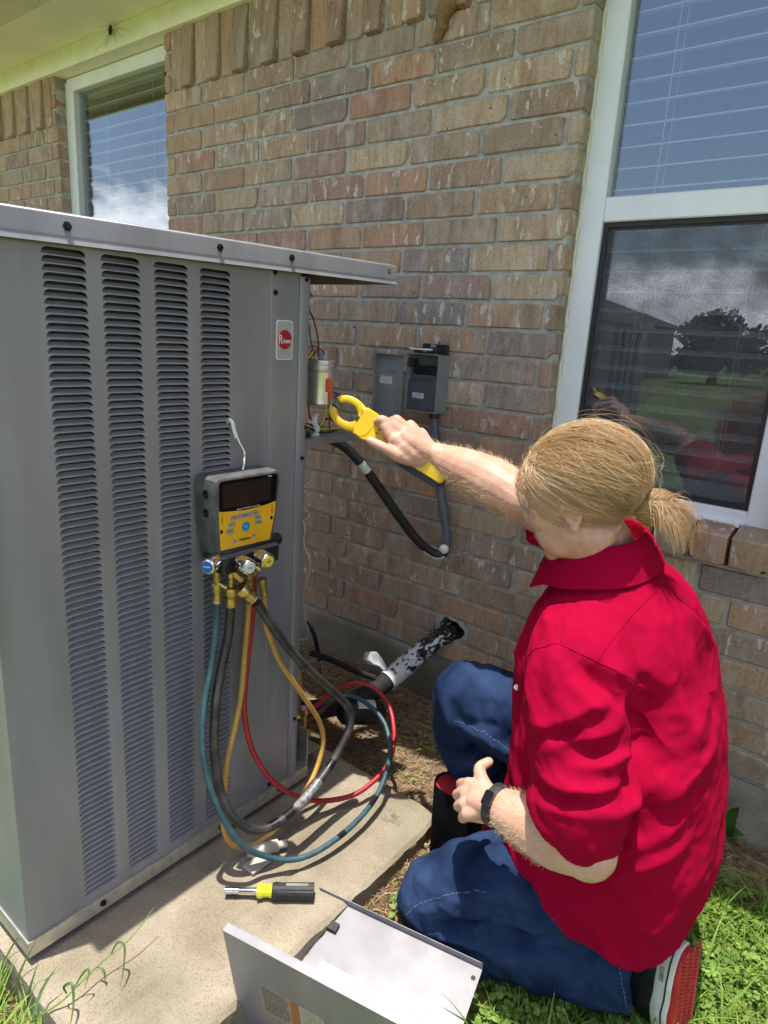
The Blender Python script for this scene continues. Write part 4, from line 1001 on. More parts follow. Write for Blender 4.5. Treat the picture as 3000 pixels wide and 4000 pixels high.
# ------------------------------------------------------------------ line set, drier, low voltage cable
M_wrap = mat('foil_tape_wrap', (0.015, 0.015, 0.017), 0.35, var=.3, scale=60)
def wrap_mat():
    m = bpy.data.materials.new('peeling_tape_wrap'); m.use_nodes = True; t_ = m.node_tree; n = t_.nodes; lk = t_.links.new; b = n['Principled BSDF']; b.inputs['Roughness'].default_value = .4
    tcn = n.new('ShaderNodeTexCoord'); mpn = n.new('ShaderNodeMapping'); mpn.inputs['Scale'].default_value = (1, .5, 1); mpn.inputs['Rotation'].default_value = (.3, .5, .4); lk(tcn.outputs['Object'], mpn.inputs[0])
    nz = n.new('ShaderNodeTexNoise'); nz.inputs['Scale'].default_value = 46; nz.inputs['Detail'].default_value = 5; nz.inputs['Distortion'].default_value = 1.6; lk(mpn.outputs[0], nz.inputs['Vector'])
    sp = n.new('ShaderNodeSeparateXYZ'); lk(tcn.outputs['Object'], sp.inputs[0])
    mr = n.new('ShaderNodeMapRange'); mr.inputs['From Min'].default_value = -.05; mr.inputs['From Max'].default_value = -.24; mr.inputs['To Min'].default_value = -.09; mr.inputs['To Max'].default_value = .11; lk(sp.outputs['Y'], mr.inputs['Value'])
    ad = n.new('ShaderNodeMath'); lk(nz.outputs['Fac'], ad.inputs[0]); lk(mr.outputs[0], ad.inputs[1])
    r = n.new('ShaderNodeValToRGB'); r.color_ramp.elements[0].position = .49; r.color_ramp.elements[1].position = .53; r.color_ramp.elements[0].color = (.012, .012, .013, 1); r.color_ramp.elements[1].color = (.62, .63, .66, 1)
    lk(ad.outputs[0], r.inputs['Fac']); lk(r.outputs[0], b.inputs['Base Color'])
    bp2 = n.new('ShaderNodeBump'); bp2.inputs['Strength'].default_value = .9; bp2.inputs['Distance'].default_value = .006; lk(nz.outputs['Fac'], bp2.inputs['Height']); lk(bp2.outputs[0], b.inputs['Normal']); return m
line = thing('insulated_pipe', 'insulated refrigerant pipe in peeling black and silver tape coming out of the wall hole', 'pipe', (0.50, -0.2, 0.17))
LP = spline([(0.545, 0.10, 0.300), (0.540, 0.04, 0.292), (0.532, -0.01, 0.284), (0.524, -0.06, 0.272), (0.516, -0.13, 0.250), (0.508, -0.20, 0.226), (0.498, -0.262, 0.203)], 12)
LR = [.0315+.0012*math.sin(i*.9)+.0008*math.sin(i*2.3) for i in range(len(LP))]
MB().tube(LP, LR, 22).build('tape_wrap', wrap_mat(), line, smooth=60)
M_foam = mat('black_foam', (0.012, 0.012, 0.012), .8, var=.3, scale=30, bump=.4, bscale=120)
MB().tube(spline([(0.500, -0.255, 0.206), (0.483, -0.30, 0.180), (0.452, -0.36, 0.160), (0.418, -0.44, 0.155), (0.405, -0.52, 0.175), (0.42, -0.58, 0.215)], 8), .029, 18).build('foam_sleeve', M_foam, line, smooth=60)
MB().tube(spline([(0.30, -0.40, 0.275), (0.33, -0.37, 0.262), (0.38, -0.35, 0.25), (0.43, -0.33, 0.235), (0.47, -0.29, 0.215)], 8), .009, 10).build('cable', M_foam, line, smooth=60)
fl_ = MB(); P0 = V(0.490, -0.262, 0.232); ww = []
for i in range(5):
    for j in range(5):
        u, w = i/4, j/4; ww.append(P0+V(-.075*u, -.004+.012*w-.02*u, .042*math.sin(u*2.2)*(.4+.6*w)+.012*w+.006*math.sin(7*u+5*w)))
fl_.add(ww, [(i*5+j, i*5+j+1, (i+1)*5+j+1, (i+1)*5+j) for i in range(4) for j in range(4)])
o = fl_.build('loose_tape', mat('foil_white', (.66, .67, .66), .45, var=.05), line, smooth=60); sm = o.modifiers.new('thick', 'SOLIDIFY'); sm.thickness = .0008
dri = thing('filter_drier', 'black filter drier cylinder with a white label on the refrigerant line', 'filter drier', (0.50, -0.30, 0.10))
da, db = V(0.520, -0.345, 0.115), V(0.455, -0.395, 0.130)
da, db = V(0.530, -0.320, 0.135), V(0.445, -0.435, 0.150); ax = db-da
MB().lathe([(.0, -.03), (.008, -.03), (.008, -.012), (.020, -.006), (.034, .008), (.036, .016), (.036, .115), (.034, .123), (.018, .136), (.008, .142), (.008, .165)], da, ax, 24).build('shell', M_black, dri)
lr = MB(); a = unit(ax); s = unit(np.cross(a, V(0, 0, 1))); u = np.cross(s, a); cols = []
for k, g in enumerate(np.linspace(-1.5, .75, 12)):
    d = math.sin(g)*(-s)+math.cos(g)*u; cols.append([da+a*.028+d*.0364, da+a*.082+d*.0364])
lr.add([p for c in cols for p in c], [(2*i, 2*i+1, 2*i+3, 2*i+2) for i in range(11)])
lab = lr.build('label', M_label, dri, smooth=60)
br = MB()
for k in range(9):
    g0 = -.75+k*.05; q = .012+.01*(k % 3)
    d = lambda g: math.sin(g)*(-s)+math.cos(g)*u
    br.add([da+a*.034+d(g0)*.0366, da+a*(.034+q)+d(g0)*.0366, da+a*(.034+q)+d(g0+.025)*.0366, da+a*.034+d(g0+.025)*.0366], [(0, 1, 2, 3)])
br.build('print', M_ink, lab, smooth=0)
lv = thing('thermostat_cable', 'thin white coiled low voltage cable hanging beside the unit corner post', 'cable', (0.24, -0.36, 0.27))
WT = [(0.355, -0.475, 0.985), (0.336, -0.452, 0.955), (0.316, -0.45, 0.914), (0.320, -0.458, 0.872)]
c0, c1 = V(0.322, -0.46, 0.865), V(0.327, -0.46, 0.715); nt2 = 4.6
for i in range(47):
    k = i/46; g = k*nt2*2*math.pi; WT.append(tuple(c0+(c1-c0)*k+V(.0085*math.sin(g), .0085*math.cos(g), 0)))
WT += [(0.323, -0.46, 0.686), (0.310, -0.45, 0.64), (0.322, -0.44, 0.598), (0.319, -0.43, 0.566), (0.294, -0.42, 0.506), (0.265, -0.40, 0.447), (0.237, -0.36, 0.355), (0.228, -0.335, 0.300), (0.215, -0.33, 0.268), (0.19, -0.345, 0.262)]
MB().tube(spline(WT, 4), .0030, 8).build('jacket', M_white, lv, smooth=60)
MB().tube(spline([(0.236, -0.352, .345), (0.243, -0.338, .318), (0.252, -0.33, .29), (0.255, -0.32, .25), (0.262, -0.31, .20)], 5), [.0035]*5+[.007]*5+[.0075]*11, 8).build('splice', M_black, lv, smooth=60)
MB().tube([(0.234, -0.354, .352), (0.238, -0.346, .335)], .0036, 8).build('wire_nut', mat('orange_nut', (.7, .14, .03), .4), lv)
MB().tube(spline([(0.262, -0.31, .20), (0.30, -0.35, .20), (0.34, -0.39, .185), (0.40, -0.44, .20), (0.43, -0.50, .22)], 6), .0035, 8).build('lead', mat('brown_lead', (.10, .05, .03), .5), lv)

# ------------------------------------------------------------------ nut driver
nd = thing('nut_driver', 'multi bit nut driver with chrome shaft and black grip lying on the concrete', 'screwdriver', (0.75, -0.95, SLAB))
ta, tb = V(0.688, -1.028, 0.1075), V(0.825, -0.909, 0.1085); ax = unit(tb-ta); Ln = np.linalg.norm(tb-ta)
MB().lathe([(0, 0), (.0065, 0), (.0072, .001), (.0072, .015), (.0066, .016), (.0066, .018), (.0072, .019), (.0072, .024), (.0064, .025), (.0064, .030), (.0060, .031), (.0060, .070)], ta, ax, 20).build('shaft', M_chrome, nd, smooth=30)
MB().lathe([(0, .066), (.0125, .066), (.0145, .069), (.0145, .076), (.0125, .080), (.0120, .088), (.0135, .094), (.0140, .098), (.0, .098)], ta, ax, 12).build('collar', mat('amber_collar', (.62, .62, .02), .18, var=.1, coat=.4), nd, smooth=25)
rings = []; n = 40; s = unit(np.cross(ax, V(0, 0, 1))); u = np.cross(s, ax)
for r, h in ((.006, .096), (.0150, .0965), (.0165, .100), (.0165, .108), (.0158, .112), (.0162, .150), (.0165, .182), (.0165, Ln-.003), (.0150, Ln), (.0, Ln)):
    rings.append([ta+ax*h+r*(1-.07*(1 if (k % 5) == 0 and .11 < h < .185 else 0))*(math.cos(2*math.pi*k/n)*s+math.sin(2*math.pi*k/n)*u) for k in range(n)])
MB().loft(rings).build('grip', M_blackr, nd, smooth=25)
MB().prism([(.125, -.003), (.170, -.003), (.170, .003), (.125, .003)], ta+u*.0164, ax, s, .0003, N=u).build('grip_print', mat('grey_ink', (.22, .22, .22), .5), nd, smooth=0)

# ------------------------------------------------------------------ removed corner panel lying open on the ground
pn = thing('service_panel', 'removed grey sheet metal corner panel lying open on the grass with white instruction labels', 'panel', (0.95, -1.05, 0.03))
FO = V(0.875, -1.139, 0.029); e = unit(V(0.350, 0.077, 0.0)); Lp = 0.3585
nn = np.cross(e, V(0, 0, 1)); nn = unit(nn); nn = nn if nn@(CAM-FO) > 0 else -nn
tl = 0.2; aA = -(nn*math.cos(tl)-V(0, 0, 1)*math.sin(tl)); bB = np.cross(-aA, e); bB = bB if bB[2] > 0 else -bB
wA, hB = 0.268, 0.252; PE, PA, PO = e.copy(), aA.copy(), FO.copy()
b = MB()
def sheet(O, U_, W_, N_, lu, lw, t=.0012): b.prism([(0, 0), (lu, 0), (lu, lw), (0, lw)], O, U_, W_, t, N=N_)
sheet(FO, e, aA, -bB, Lp, wA); sheet(FO, e, bB, aA, Lp, hB)
sheet(FO+aA*wA, e, bB, aA, Lp, .016); sheet(FO+bB*hB, e, aA, bB, Lp, .014)
b.build('folded_sheet', M_paint, pn, smooth=0)
def onA(u, w): return FO+e*u+aA*w+bB*.0003
def plateA(u0, u1, w0, w1, name_, m_, t=.0004, rr_=.006): 
    P = rrect(u0, u1, w0, w1, rr_); return MB().prism(P, FO+bB*.0002, e, aA, t, N=bB).build(name_, m_, pn, smooth=0)
M_sticker = mat('white_sticker', (.80, .82, .83), .45, var=.02); M_sticker2 = mat('pale_blue_sticker', (.70, .80, .85), .45, var=.02)
def stick_lines(o, u0, u1, w0, w1, rows, along_w, seed):
    r_ = random.Random(seed); q = MB()
    for k in range(rows):
        f0 = (k+.5)/rows; ln = r_.uniform(.35, .95)
        if r_.random() < .12: continue
        segs = []; x = 0.0
        while x < ln: d = r_.uniform(.02, .09); segs.append((x, min(ln, x+d))); x += d+.012
        for s0, s1 in segs:
            if along_w: u_a = u0+(u1-u0)*f0; P = [(u_a, w0+(w1-w0)*s0), (u_a+.0018, w0+(w1-w0)*s0), (u_a+.0018, w0+(w1-w0)*s1), (u_a, w0+(w1-w0)*s1)]
            else: w_a = w1-(w1-w0)*f0; P = [(u0+(u1-u0)*s0, w_a), (u0+(u1-u0)*s1, w_a), (u0+(u1-u0)*s1, w_a+.0011), (u0+(u1-u0)*s0, w_a+.0011)]
            q.add([onA(a_, c_)+bB*.0006 for a_, c_ in P], [(0, 1, 2, 3)])
    q.build('print', mat('blue_grey_ink', (.10, .13, .25), .6), o, smooth=0)
s1 = plateA(.075, .165, .030, .150, 'instruction_label', M_sticker); stick_lines(s1, .080, .160, .085, .145, 9, True, 2); stick_lines(s1, .085, .155, .036, .080, 6, True, 5)
s2 = plateA(.200, .305, .020, .172, 'wiring_label', M_sticker2); stick_lines(s2, .206, .300, .03, .166, 17, True, 11)
MB().prism([(.040, .205), (.075, .205), (.075, .222), (.040, .222)], FO, e, aA, .010, N=bB).build('gasket_pad', M_blackr, pn, smooth=0)
MB().lathe([(0, 0), (.0045, 0), (.0045, .0004), (0, .0005)], onA(.348, .245)+bB*.0002, bB, 14).build('screw_hole', M_ink, pn)
# rating plate on the outer face of the front leaf
oN = -aA
def onB(u, w, k=0): return FO+e*u+bB*w+oN*(.0003+k)
M_foil = mat('foil_label', (.36, .37, .35), .3, metal=.5, var=.1, scale=60)
rl = MB().prism(rrect(.060, .185, .075, .158, .005), FO+oN*.0001, e, bB, .0004, N=oN).build('rating_plate', M_foil, pn, smooth=0)
MB().prism([(.120, .080), (.136, .080), (.136, .156), (.120, .156)], FO+oN*.0006, e, bB, .0002, N=oN).build('warning_stripe', mat('rust_orange', (.36, .13, .04), .5), rl, smooth=0)
MB().prism([(.138, .080), (.183, .080), (.183, .156), (.138, .156)], FO+oN*.0006, e, bB, .0002, N=oN).build('warning_text_field', mat('buff_label', (.50, .46, .36), .5), rl, smooth=0)
q = MB(); r_ = random.Random(3)
for k in range(11):
    w_ = .150-k*.0062
    for (ua, ub) in ((.064, .116), (.141, .180)):
        x = ua
        while x < ub-.004: d = r_.uniform(.004, .012); x2 = min(ub, x+d); q.add([onB(x, w_, .0006), onB(x2, w_, .0006), onB(x2, w_+.0016, .0006), onB(x, w_+.0016, .0006)], [(0, 1, 2, 3)]); x = x2+.002
q.build('print', M_ink, rl, smooth=0)
SHIRT_FOLDS = [([[1.1996, -0.8074, 0.7457], [1.1944, -0.8139, 0.7079], [1.2108, -0.8319, 0.6795], [1.2372, -0.8453, 0.6548]], 0.018, 0.013), ([[1.2276, -0.8094, 0.7641], [1.231, -0.8234, 0.7333], [1.2511, -0.8368, 0.7095]], 0.0148, 0.0091), ([[1.2568, -0.8094, 0.76], [1.2903, -0.8084, 0.7395], [1.3215, -0.8022, 0.7168], [1.3401, -0.7887, 0.6931]], 0.018, -0.0221), ([[1.2557, -0.8235, 0.7355], [1.2904, -0.8247, 0.7133], [1.3185, -0.8206, 0.6943]], 0.0164, 0.0104), ([[1.2086, -0.8293, 0.6424], [1.2451, -0.8469, 0.6552], [1.282, -0.8441, 0.6853], [1.3142, -0.8147, 0.7081], [1.3408, -0.7892, 0.6899]], 0.018, 0.0195), ([[1.2484, -0.8584, 0.6166], [1.278, -0.8532, 0.6432], [1.3139, -0.8407, 0.665], [1.34, -0.8008, 0.6783]], 0.0164, 0.0182), ([[1.2493, -0.8518, 0.6405], [1.2855, -0.8458, 0.6655], [1.3193, -0.8219, 0.6916]], 0.0131, -0.013), ([[1.2698, -0.8515, 0.6461], [1.319, -0.8457, 0.6441], [1.352, -0.8016, 0.6452]], 0.0164, -0.0182), ([[1.2995, -0.8627, 0.6174], [1.3363, -0.8418, 0.6284], [1.3557, -0.8081, 0.6353], [1.3618, -0.7514, 0.6014]], 0.0148, 0.0169), ([[1.2459, -0.8597, 0.5852], [1.2707, -0.8731, 0.5819], [1.3091, -0.8759, 0.5885], [1.3458, -0.854, 0.5955], [1.3671, -0.8182, 0.6053]], 0.0115, 0.0143), ([[1.2551, -0.8662, 0.5662], [1.2998, -0.8802, 0.571], [1.3409, -0.8689, 0.5792], [1.3653, -0.8345, 0.5911]], 0.0115, -0.013), ([[1.3385, -0.7753, 0.7161], [1.3537, -0.7429, 0.6671], [1.362, -0.7425, 0.6244], [1.3681, -0.8019, 0.6045], [1.3714, -0.8286, 0.5797]], 0.0246, -0.0286), ([[1.2916, -0.7932, 0.7597], [1.3242, -0.7744, 0.743], [1.3402, -0.7365, 0.708]], 0.0115, 0.0078), ([[1.2414, -0.8666, 0.5314], [1.2763, -0.8817, 0.5437], [1.3163, -0.8816, 0.5544], [1.354, -0.8637, 0.5648]], 0.0115, 0.0078), ([[1.3301, -0.6927, 0.7899], [1.3512, -0.7078, 0.7501], [1.3715, -0.7094, 0.7096]], 0.0164, 0.0065), ([[1.325, -0.5839, 0.8366], [1.3584, -0.5689, 0.8028], [1.3852, -0.4888, 0.7412]], 0.0082, -0.0117), ([[1.3438, -0.6039, 0.8204], [1.3735, -0.5724, 0.7809], [1.3991, -0.4985, 0.7155]], 0.0164, 0.0117), ([[1.3811, -0.6857, 0.7305], [1.403, -0.6685, 0.6901], [1.4176, -0.671, 0.6468]], 0.0205, -0.0078), ([[1.3498, -0.7265, 0.7117], [1.3607, -0.7267, 0.6858], [1.3797, -0.7318, 0.6391]], 0.0164, -0.0091), ([[1.4213, -0.6251, 0.6752], [1.4166, -0.6836, 0.6328], [1.3988, -0.7248, 0.5902], [1.3771, -0.7533, 0.5511]], 0.0205, 0.0143), ([[1.4358, -0.5935, 0.627], [1.4327, -0.6692, 0.5937], [1.4135, -0.7225, 0.5569], [1.3868, -0.7478, 0.5211]], 0.0205, 0.0169), ([[1.4206, -0.6673, 0.6426], [1.4075, -0.7085, 0.6096], [1.3858, -0.7404, 0.5762]], 0.0164, -0.013), ([[1.3564, -0.8462, 0.4782], [1.3815, -0.7627, 0.4618], [1.4209, -0.7264, 0.4959], [1.4474, -0.6695, 0.5297]], 0.0148, 0.013), ([[1.3546, -0.7755, 0.3941], [1.4068, -0.754, 0.4372], [1.4435, -0.7042, 0.4657]], 0.0148, 0.0143), ([[1.3552, -0.8634, 0.557], [1.3816, -0.8099, 0.5619], [1.4083, -0.7239, 0.5685]], 0.0148, 0.0117), ([[1.3668, -0.7703, 0.3574], [1.4073, -0.7575, 0.3902], [1.4398, -0.7257, 0.4285]], 0.0131, -0.0104), ([[1.3515, -0.8692, 0.5181], [1.3797, -0.8256, 0.5341], [1.4029, -0.7388, 0.5316]], 0.0148, -0.0117), ([[1.2799, -0.7721, 0.3436], [1.3397, -0.7706, 0.3656], [1.3842, -0.7644, 0.3951]], 0.0148, 0.0091), ([[1.2594, -0.7702, 0.3128], [1.3297, -0.7731, 0.3187], [1.3767, -0.7675, 0.3414]], 0.0131, -0.0091), ([[1.1994, -0.7544, 0.3303], [1.2632, -0.7703, 0.3208], [1.3115, -0.7744, 0.3233]], 0.0148, 0.0078), ([[1.3836, -0.6077, 0.7674], [1.4217, -0.5861, 0.6792], [1.4389, -0.5985, 0.6195]], 0.0205, -0.0117), ([[1.384, -0.6911, 0.7073], [1.4141, -0.6777, 0.6456], [1.4234, -0.6896, 0.5858]], 0.018, 0.0104), ([[1.1017, -0.657, 0.7002], [1.1017, -0.6713, 0.6696], [1.0911, -0.6482, 0.6025]], 0.0131, 0.0078), ([[1.1836, -0.8006, 0.7258], [1.1348, -0.7123, 0.6274], [1.1271, -0.696, 0.5503], [1.1352, -0.7056, 0.4896]], 0.0164, -0.0065), ([[1.131, -0.6988, 0.5305], [1.1424, -0.7111, 0.4728], [1.1543, -0.7249, 0.4163]], 0.0148, 0.0065)]
JEAN_FOLDS = [([[0.9429, -0.6143, 0.4272], [0.9721, -0.606, 0.4152], [1.0155, -0.6065, 0.4142], [1.059, -0.5988, 0.4048], [1.0867, -0.5904, 0.3905]], 0.0098, 0.0117), ([[0.9369, -0.6186, 0.4582], [0.9617, -0.6101, 0.4336], [1.0087, -0.609, 0.4409], [1.0502, -0.6013, 0.4483]], 0.0098, -0.0117), ([[0.9149, -0.6129, 0.4728], [0.9377, -0.6146, 0.425], [0.9615, -0.6009, 0.3811]], 0.0115, 0.0117), ([[0.9617, -0.6063, 0.4107], [0.9804, -0.5738, 0.3604], [0.9886, -0.5103, 0.3045]], 0.0098, -0.0137), ([[0.9905, -0.6059, 0.4444], [1.0357, -0.6047, 0.4123], [1.0761, -0.5874, 0.3812]], 0.0098, 0.0137), ([[0.9984, -0.8206, 0.1269], [1.0445, -0.8238, 0.1442], [1.1053, -0.8022, 0.1967], [1.154, -0.7895, 0.236], [1.1946, -0.7707, 0.2544]], 0.0131, 0.0097), ([[1.0437, -0.8263, 0.1119], [1.1, -0.808, 0.1319], [1.1663, -0.7992, 0.1777], [1.2249, -0.7794, 0.1986]], 0.0131, -0.0312), ([[1.0681, -0.814, 0.1695], [1.126, -0.8061, 0.1708], [1.1837, -0.7901, 0.1936]], 0.0098, 0.0137), ([[1.1378, -0.7985, 0.2054], [1.1897, -0.7873, 0.2114], [1.2417, -0.7741, 0.2271]], 0.0098, -0.0137), ([[1.0588, -0.8221, 0.0969], [1.1124, -0.7982, 0.1052], [1.1591, -0.7899, 0.1051]], 0.0115, 0.0137), ([[1.1672, -0.7963, 0.1546], [1.2232, -0.7669, 0.1607], [1.2855, -0.7529, 0.1949]], 0.0131, -0.0273), ([[1.184, -0.7872, 0.0939], [1.2359, -0.7641, 0.1247], [1.3009, -0.7324, 0.147]], 0.0115, 0.0117), ([[0.9856, -0.7849, 0.1722], [1.0418, -0.8091, 0.1812], [1.1053, -0.8022, 0.1967]], 0.0131, 0.0078), ([[1.2598, -0.7666, 0.2339], [1.2847, -0.7607, 0.2264], [1.3033, -0.7452, 0.2324]], 0.0098, 0.0097)]
SEAMS = [[[1.1721, -0.7871, 0.7263], [1.2035, -0.8028, 0.7568], [1.2267, -0.8015, 0.7714], [1.259, -0.8011, 0.7688], [1.2885, -0.7948, 0.762], [1.3202, -0.7798, 0.749], [1.3433, -0.73, 0.7135]], [[1.2883, -0.7946, 0.7626], [1.2929, -0.7616, 0.7853], [1.2964, -0.7017, 0.8041], [1.3119, -0.636, 0.8372], [1.3171, -0.5909, 0.8422]], [[1.2289, -0.799, 0.7739], [1.2218, -0.7776, 0.796], [1.2131, -0.733, 0.8118]], [[1.3181, -0.5878, 0.8416], [1.34, -0.5766, 0.8193], [1.3633, -0.5706, 0.797]]]
JSEAMS = [[[0.9451, -0.613, 0.4249], [0.9772, -0.6073, 0.426], [1.0148, -0.6073, 0.4247], [1.0544, -0.6011, 0.4115], [1.0863, -0.591, 0.3959]], [[1.0048, -0.8272, 0.1107], [1.0168, -0.8229, 0.1327], [1.0477, -0.8157, 0.1679], [1.0977, -0.7995, 0.2031], [1.149, -0.7891, 0.235]], [[1.2709, -0.7622, 0.2357], [1.2797, -0.7557, 0.247], [1.2953, -0.7495, 0.2404], [1.3136, -0.7378, 0.2288]], [[1.3684, -0.6751, 0.1813], [1.3787, -0.6995, 0.1624], [1.3942, -0.7139, 0.1351], [1.4049, -0.711, 0.099]]]
BUTTON = (1.1095, -0.6758, 0.597)
# ------------------------------------------------------------------ clamp meter
clamp = thing('clamp_meter', 'yellow clamp meter with open jaws held up to the wiring', 'clamp meter', (0.70, -0.555, 0.99))
ca, cb_ = V(0.5965, -0.6085, 1.0505), V(0.8195, -0.5295, 0.9325)
cax = unit(cb_-ca); cn_ = unit(CAM-V(.70, -.56, .99)); cn_ = unit(cn_-cax*(cn_@cax)); cw = np.cross(cn_, cax)
if cw[2] > 0: cw = -cw
M_cy = mat('meter_yellow', (0.78, 0.50, 0.006), 0.38, var=.04); M_cyd = mat('meter_orange_yellow', (0.74, 0.42, 0.006), 0.4, var=.05)
def cpt(u, w, n=0.0): return ca+cax*u+cw*w+cn_*n
bl = float(np.linalg.norm(cb_-ca))
body = [(.022, -.026), (.034, -.034), (.060, -.034), (.100, -.028), (.150, -.025), (bl-.030, -.026), (bl-.003, -.022), (bl, -.016), (bl, .014), (bl-.004, .020), (.190, .022), (.130, .022), (.080, .028), (.055, .034), (.036, .032), (.030, .018), (.036, .004), (.034, -.010), (.026, -.018)]
bc = np.mean(body, axis=0)
def bring(k, n): return [cpt(bc[0]+(p[0]-bc[0])*k, bc[1]+(p[1]-bc[1])*k, n) for p in body]
b = MB(); b.loft([bring(.94, -.016), bring(1, -.011), bring(1, .009), bring(.975, .013), bring(.93, .0150)]); b.build('body', M_cy, clamp, smooth=30)
def jaw(side, a0, a1, R0, R1, nm):
    rings = []
    for k, g in enumerate(np.linspace(a0, a1, 17)):
        t = k/16; d = V(math.cos(g), math.sin(g)); wd = (R0*(1-t)+R1*t)/2; o = .0300; th = .0082*(1-.15*t)
        rings.append([cpt(*(d*(o+q*wd)*V(1.28, .95)), h*th) for (q, h) in ((-1, -.75), (-.7, -1), (.7, -1), (1, -.75), (1, .75), (.7, 1), (-.7, 1), (-1, .75))])
    MB().loft(rings).build(nm, M_cy if side < 0 else M_cyd, clamp, smooth=40)
    e_ = rings[-1]; q = np.mean(e_, axis=0)
    MB().loft([[q+(p-q)*.55 for p in e_], [q+(p-q)*.50+unit(q-rings[-2][0]*0-np.mean(rings[-2], axis=0))*.0012 for p in e_]]).build('jaw_core', M_galv, clamp, smooth=0)
jaw(-1, rad(-18), rad(-152), .021, .013, 'upper_jaw'); jaw(1, rad(20), rad(164), .022, .014, 'lower_jaw')
MB().prism([(.050+.018*math.cos(a), .000+.030*math.sin(a)) for a in np.linspace(0, 2*math.pi, 24, endpoint=False)], ca+cn_*.0140, cax, cw, .0018, N=cn_).build('jaw_collar', M_cy, clamp, smooth=0)
MB().prism([(.200, -.022), (bl+.002, -.018), (bl+.002, .024), (.175, .024)], ca-cn_*.018, cax, cw, .018, N=cn_).build('battery_cover', M_blackr, clamp, smooth=0)
MB().prism([(.115, .017), (bl-.01, .014), (bl+.001, .034), (.165, .037), (.135, .030)], ca-cn_*.013, cax, cw, .021, N=cn_).build('side_grip', M_blackr, clamp, smooth=0)
for k, (u, w, s_, sz) in enumerate(((.085, -.014, 'CAT III', .0062), (.085, -.006, '600V', .0062), (.085, .003, '400A', .0062), (.098, -.012, 'AC', .0062), (.098, -.004, 'DC', .0062), (.114, .002, 'Fieldpiece', .0078), (.190, -.010, 'WARNING', .0055), (.198, -.010, 'READ MANUAL', .0045), (.206, -.010, 'TRUE RMS', .0045))):
    text_mesh(s_, sz, cpt(u, w, .0157), -cw*1.0 if False else unit(cax*0.35-cw*0), -cw, 'lettering', M_ink, clamp, ext=.0001, sx=.8)

# ------------------------------------------------------------------ kneeling man
person = thing('person', 'person with blond hair in a bun and red shirt kneeling on one knee reaching out', 'person', (1.2, -0.6, 0.0))
Fb, Lt = V(-.984, -.177, 0), V(.177, -.984, 0)
def voxel(mb, size, smooth_it=4, name='m'):
    me = mb.mesh(name, None, smooth=0); o = bpy.data.objects.new('tmp', me); col.objects.link(o)
    r = o.modifiers.new('r', 'REMESH'); r.mode = 'VOXEL'; r.voxel_size = size
    if smooth_it: s = o.modifiers.new('s', 'SMOOTH'); s.factor = .5; s.iterations = smooth_it
    out = bpy.data.meshes.new_from_object(o.evaluated_get(bpy.context.evaluated_depsgraph_get()))
    bpy.data.objects.remove(o); out.name = name
    return out
def getv(me):
    a = np.empty(len(me.vertices)*3); me.vertices.foreach_get('co', a); return a.reshape(-1, 3)
def getn(me):
    a = np.empty(len(me.vertices)*3); me.vertex_normals.foreach_get('vector', a); return a.reshape(-1, 3)
def setv(me, v): me.vertices.foreach_set('co', v.ravel()); me.update()
def seg_dist(Vx, P):
    """distance from every vertex to polyline P and position along it"""
    best = np.full(len(Vx), 1e9); tt = np.zeros(len(Vx)); n = len(P)-1
    for i in range(n):
        a, b_ = P[i], P[i+1]; ab = b_-a; t = np.clip(((Vx-a)@ab)/(ab@ab), 0, 1); d = np.linalg.norm(Vx-(a+t[:, None]*ab), axis=1)
        m = d < best; best[m] = d[m]; tt[m] = (i+t[m])/n
    return best, tt
def folds(me, strokes):
    Vx = getv(me); N = getn(me); D = np.zeros(len(Vx))
    for pts, w, h in strokes:
        P = spline(pts, 6) if len(pts) > 2 else np.asarray(pts, float)
        d, t = seg_dist(Vx, P); D += h*np.exp(-(d/w)**1.35)*np.clip(np.sin(np.pi*np.clip(t, .04, .96)), 0, 1)**.6
    setv(me, Vx+N*D[:, None])
def ripple(me, amp, scale, seed=0.0, stretch=(1, 1, 1)):
    Vx = getv(me); N = getn(me)
    D = np.array([mnoise.fractal(Vector((p[0]*scale*stretch[0]+seed, p[1]*scale*stretch[1], p[2]*scale*stretch[2])), 1.0, 2.0, 3) for p in Vx])
    setv(me, Vx+N*(amp*D)[:, None])
def ridges(me, amp, scale, seed=0.0):
    """creases: sharp crests between soft hollows"""
    Vx = getv(me); N = getn(me)
    D = np.array([1-3.0*abs(mnoise.noise(Vector((p[0]*scale+seed+.6*p[2]*scale, p[1]*scale-.5*p[2]*scale, p[2]*scale*.7)))) for p in Vx])
    setv(me, Vx+N*(amp*np.clip(D, -.6, 1)**1)[:, None])
def finish(me, name, m_, parent):
    me.materials.clear(); me.materials.append(m_); me.polygons.foreach_set('use_smooth', [True]*len(me.polygons)); me.update()
    return obj(name, me, parent)
def oval(c, fr, bk, hw, n=36, p=2.25, F=Fb, S=Lt):
    out = []
    for k in range(n):
        a = 2*math.pi*k/n; ca_, sa = math.cos(a), math.sin(a)
        out.append(V(*c)+F*(abs(ca_)**(2/p)*(fr if ca_ > 0 else -bk))+S*(math.copysign(abs(sa)**(2/p), sa)*hw))
    return out
def skin_mat():
    m = mat('skin', (0.53, 0.285, 0.20), 0.5, var=.12, scale=35, c2=(0.63, 0.37, 0.265), bump=.18, bscale=260, sss=.12, spec=.4, sheen=.05)
    return m
M_skin = skin_mat()
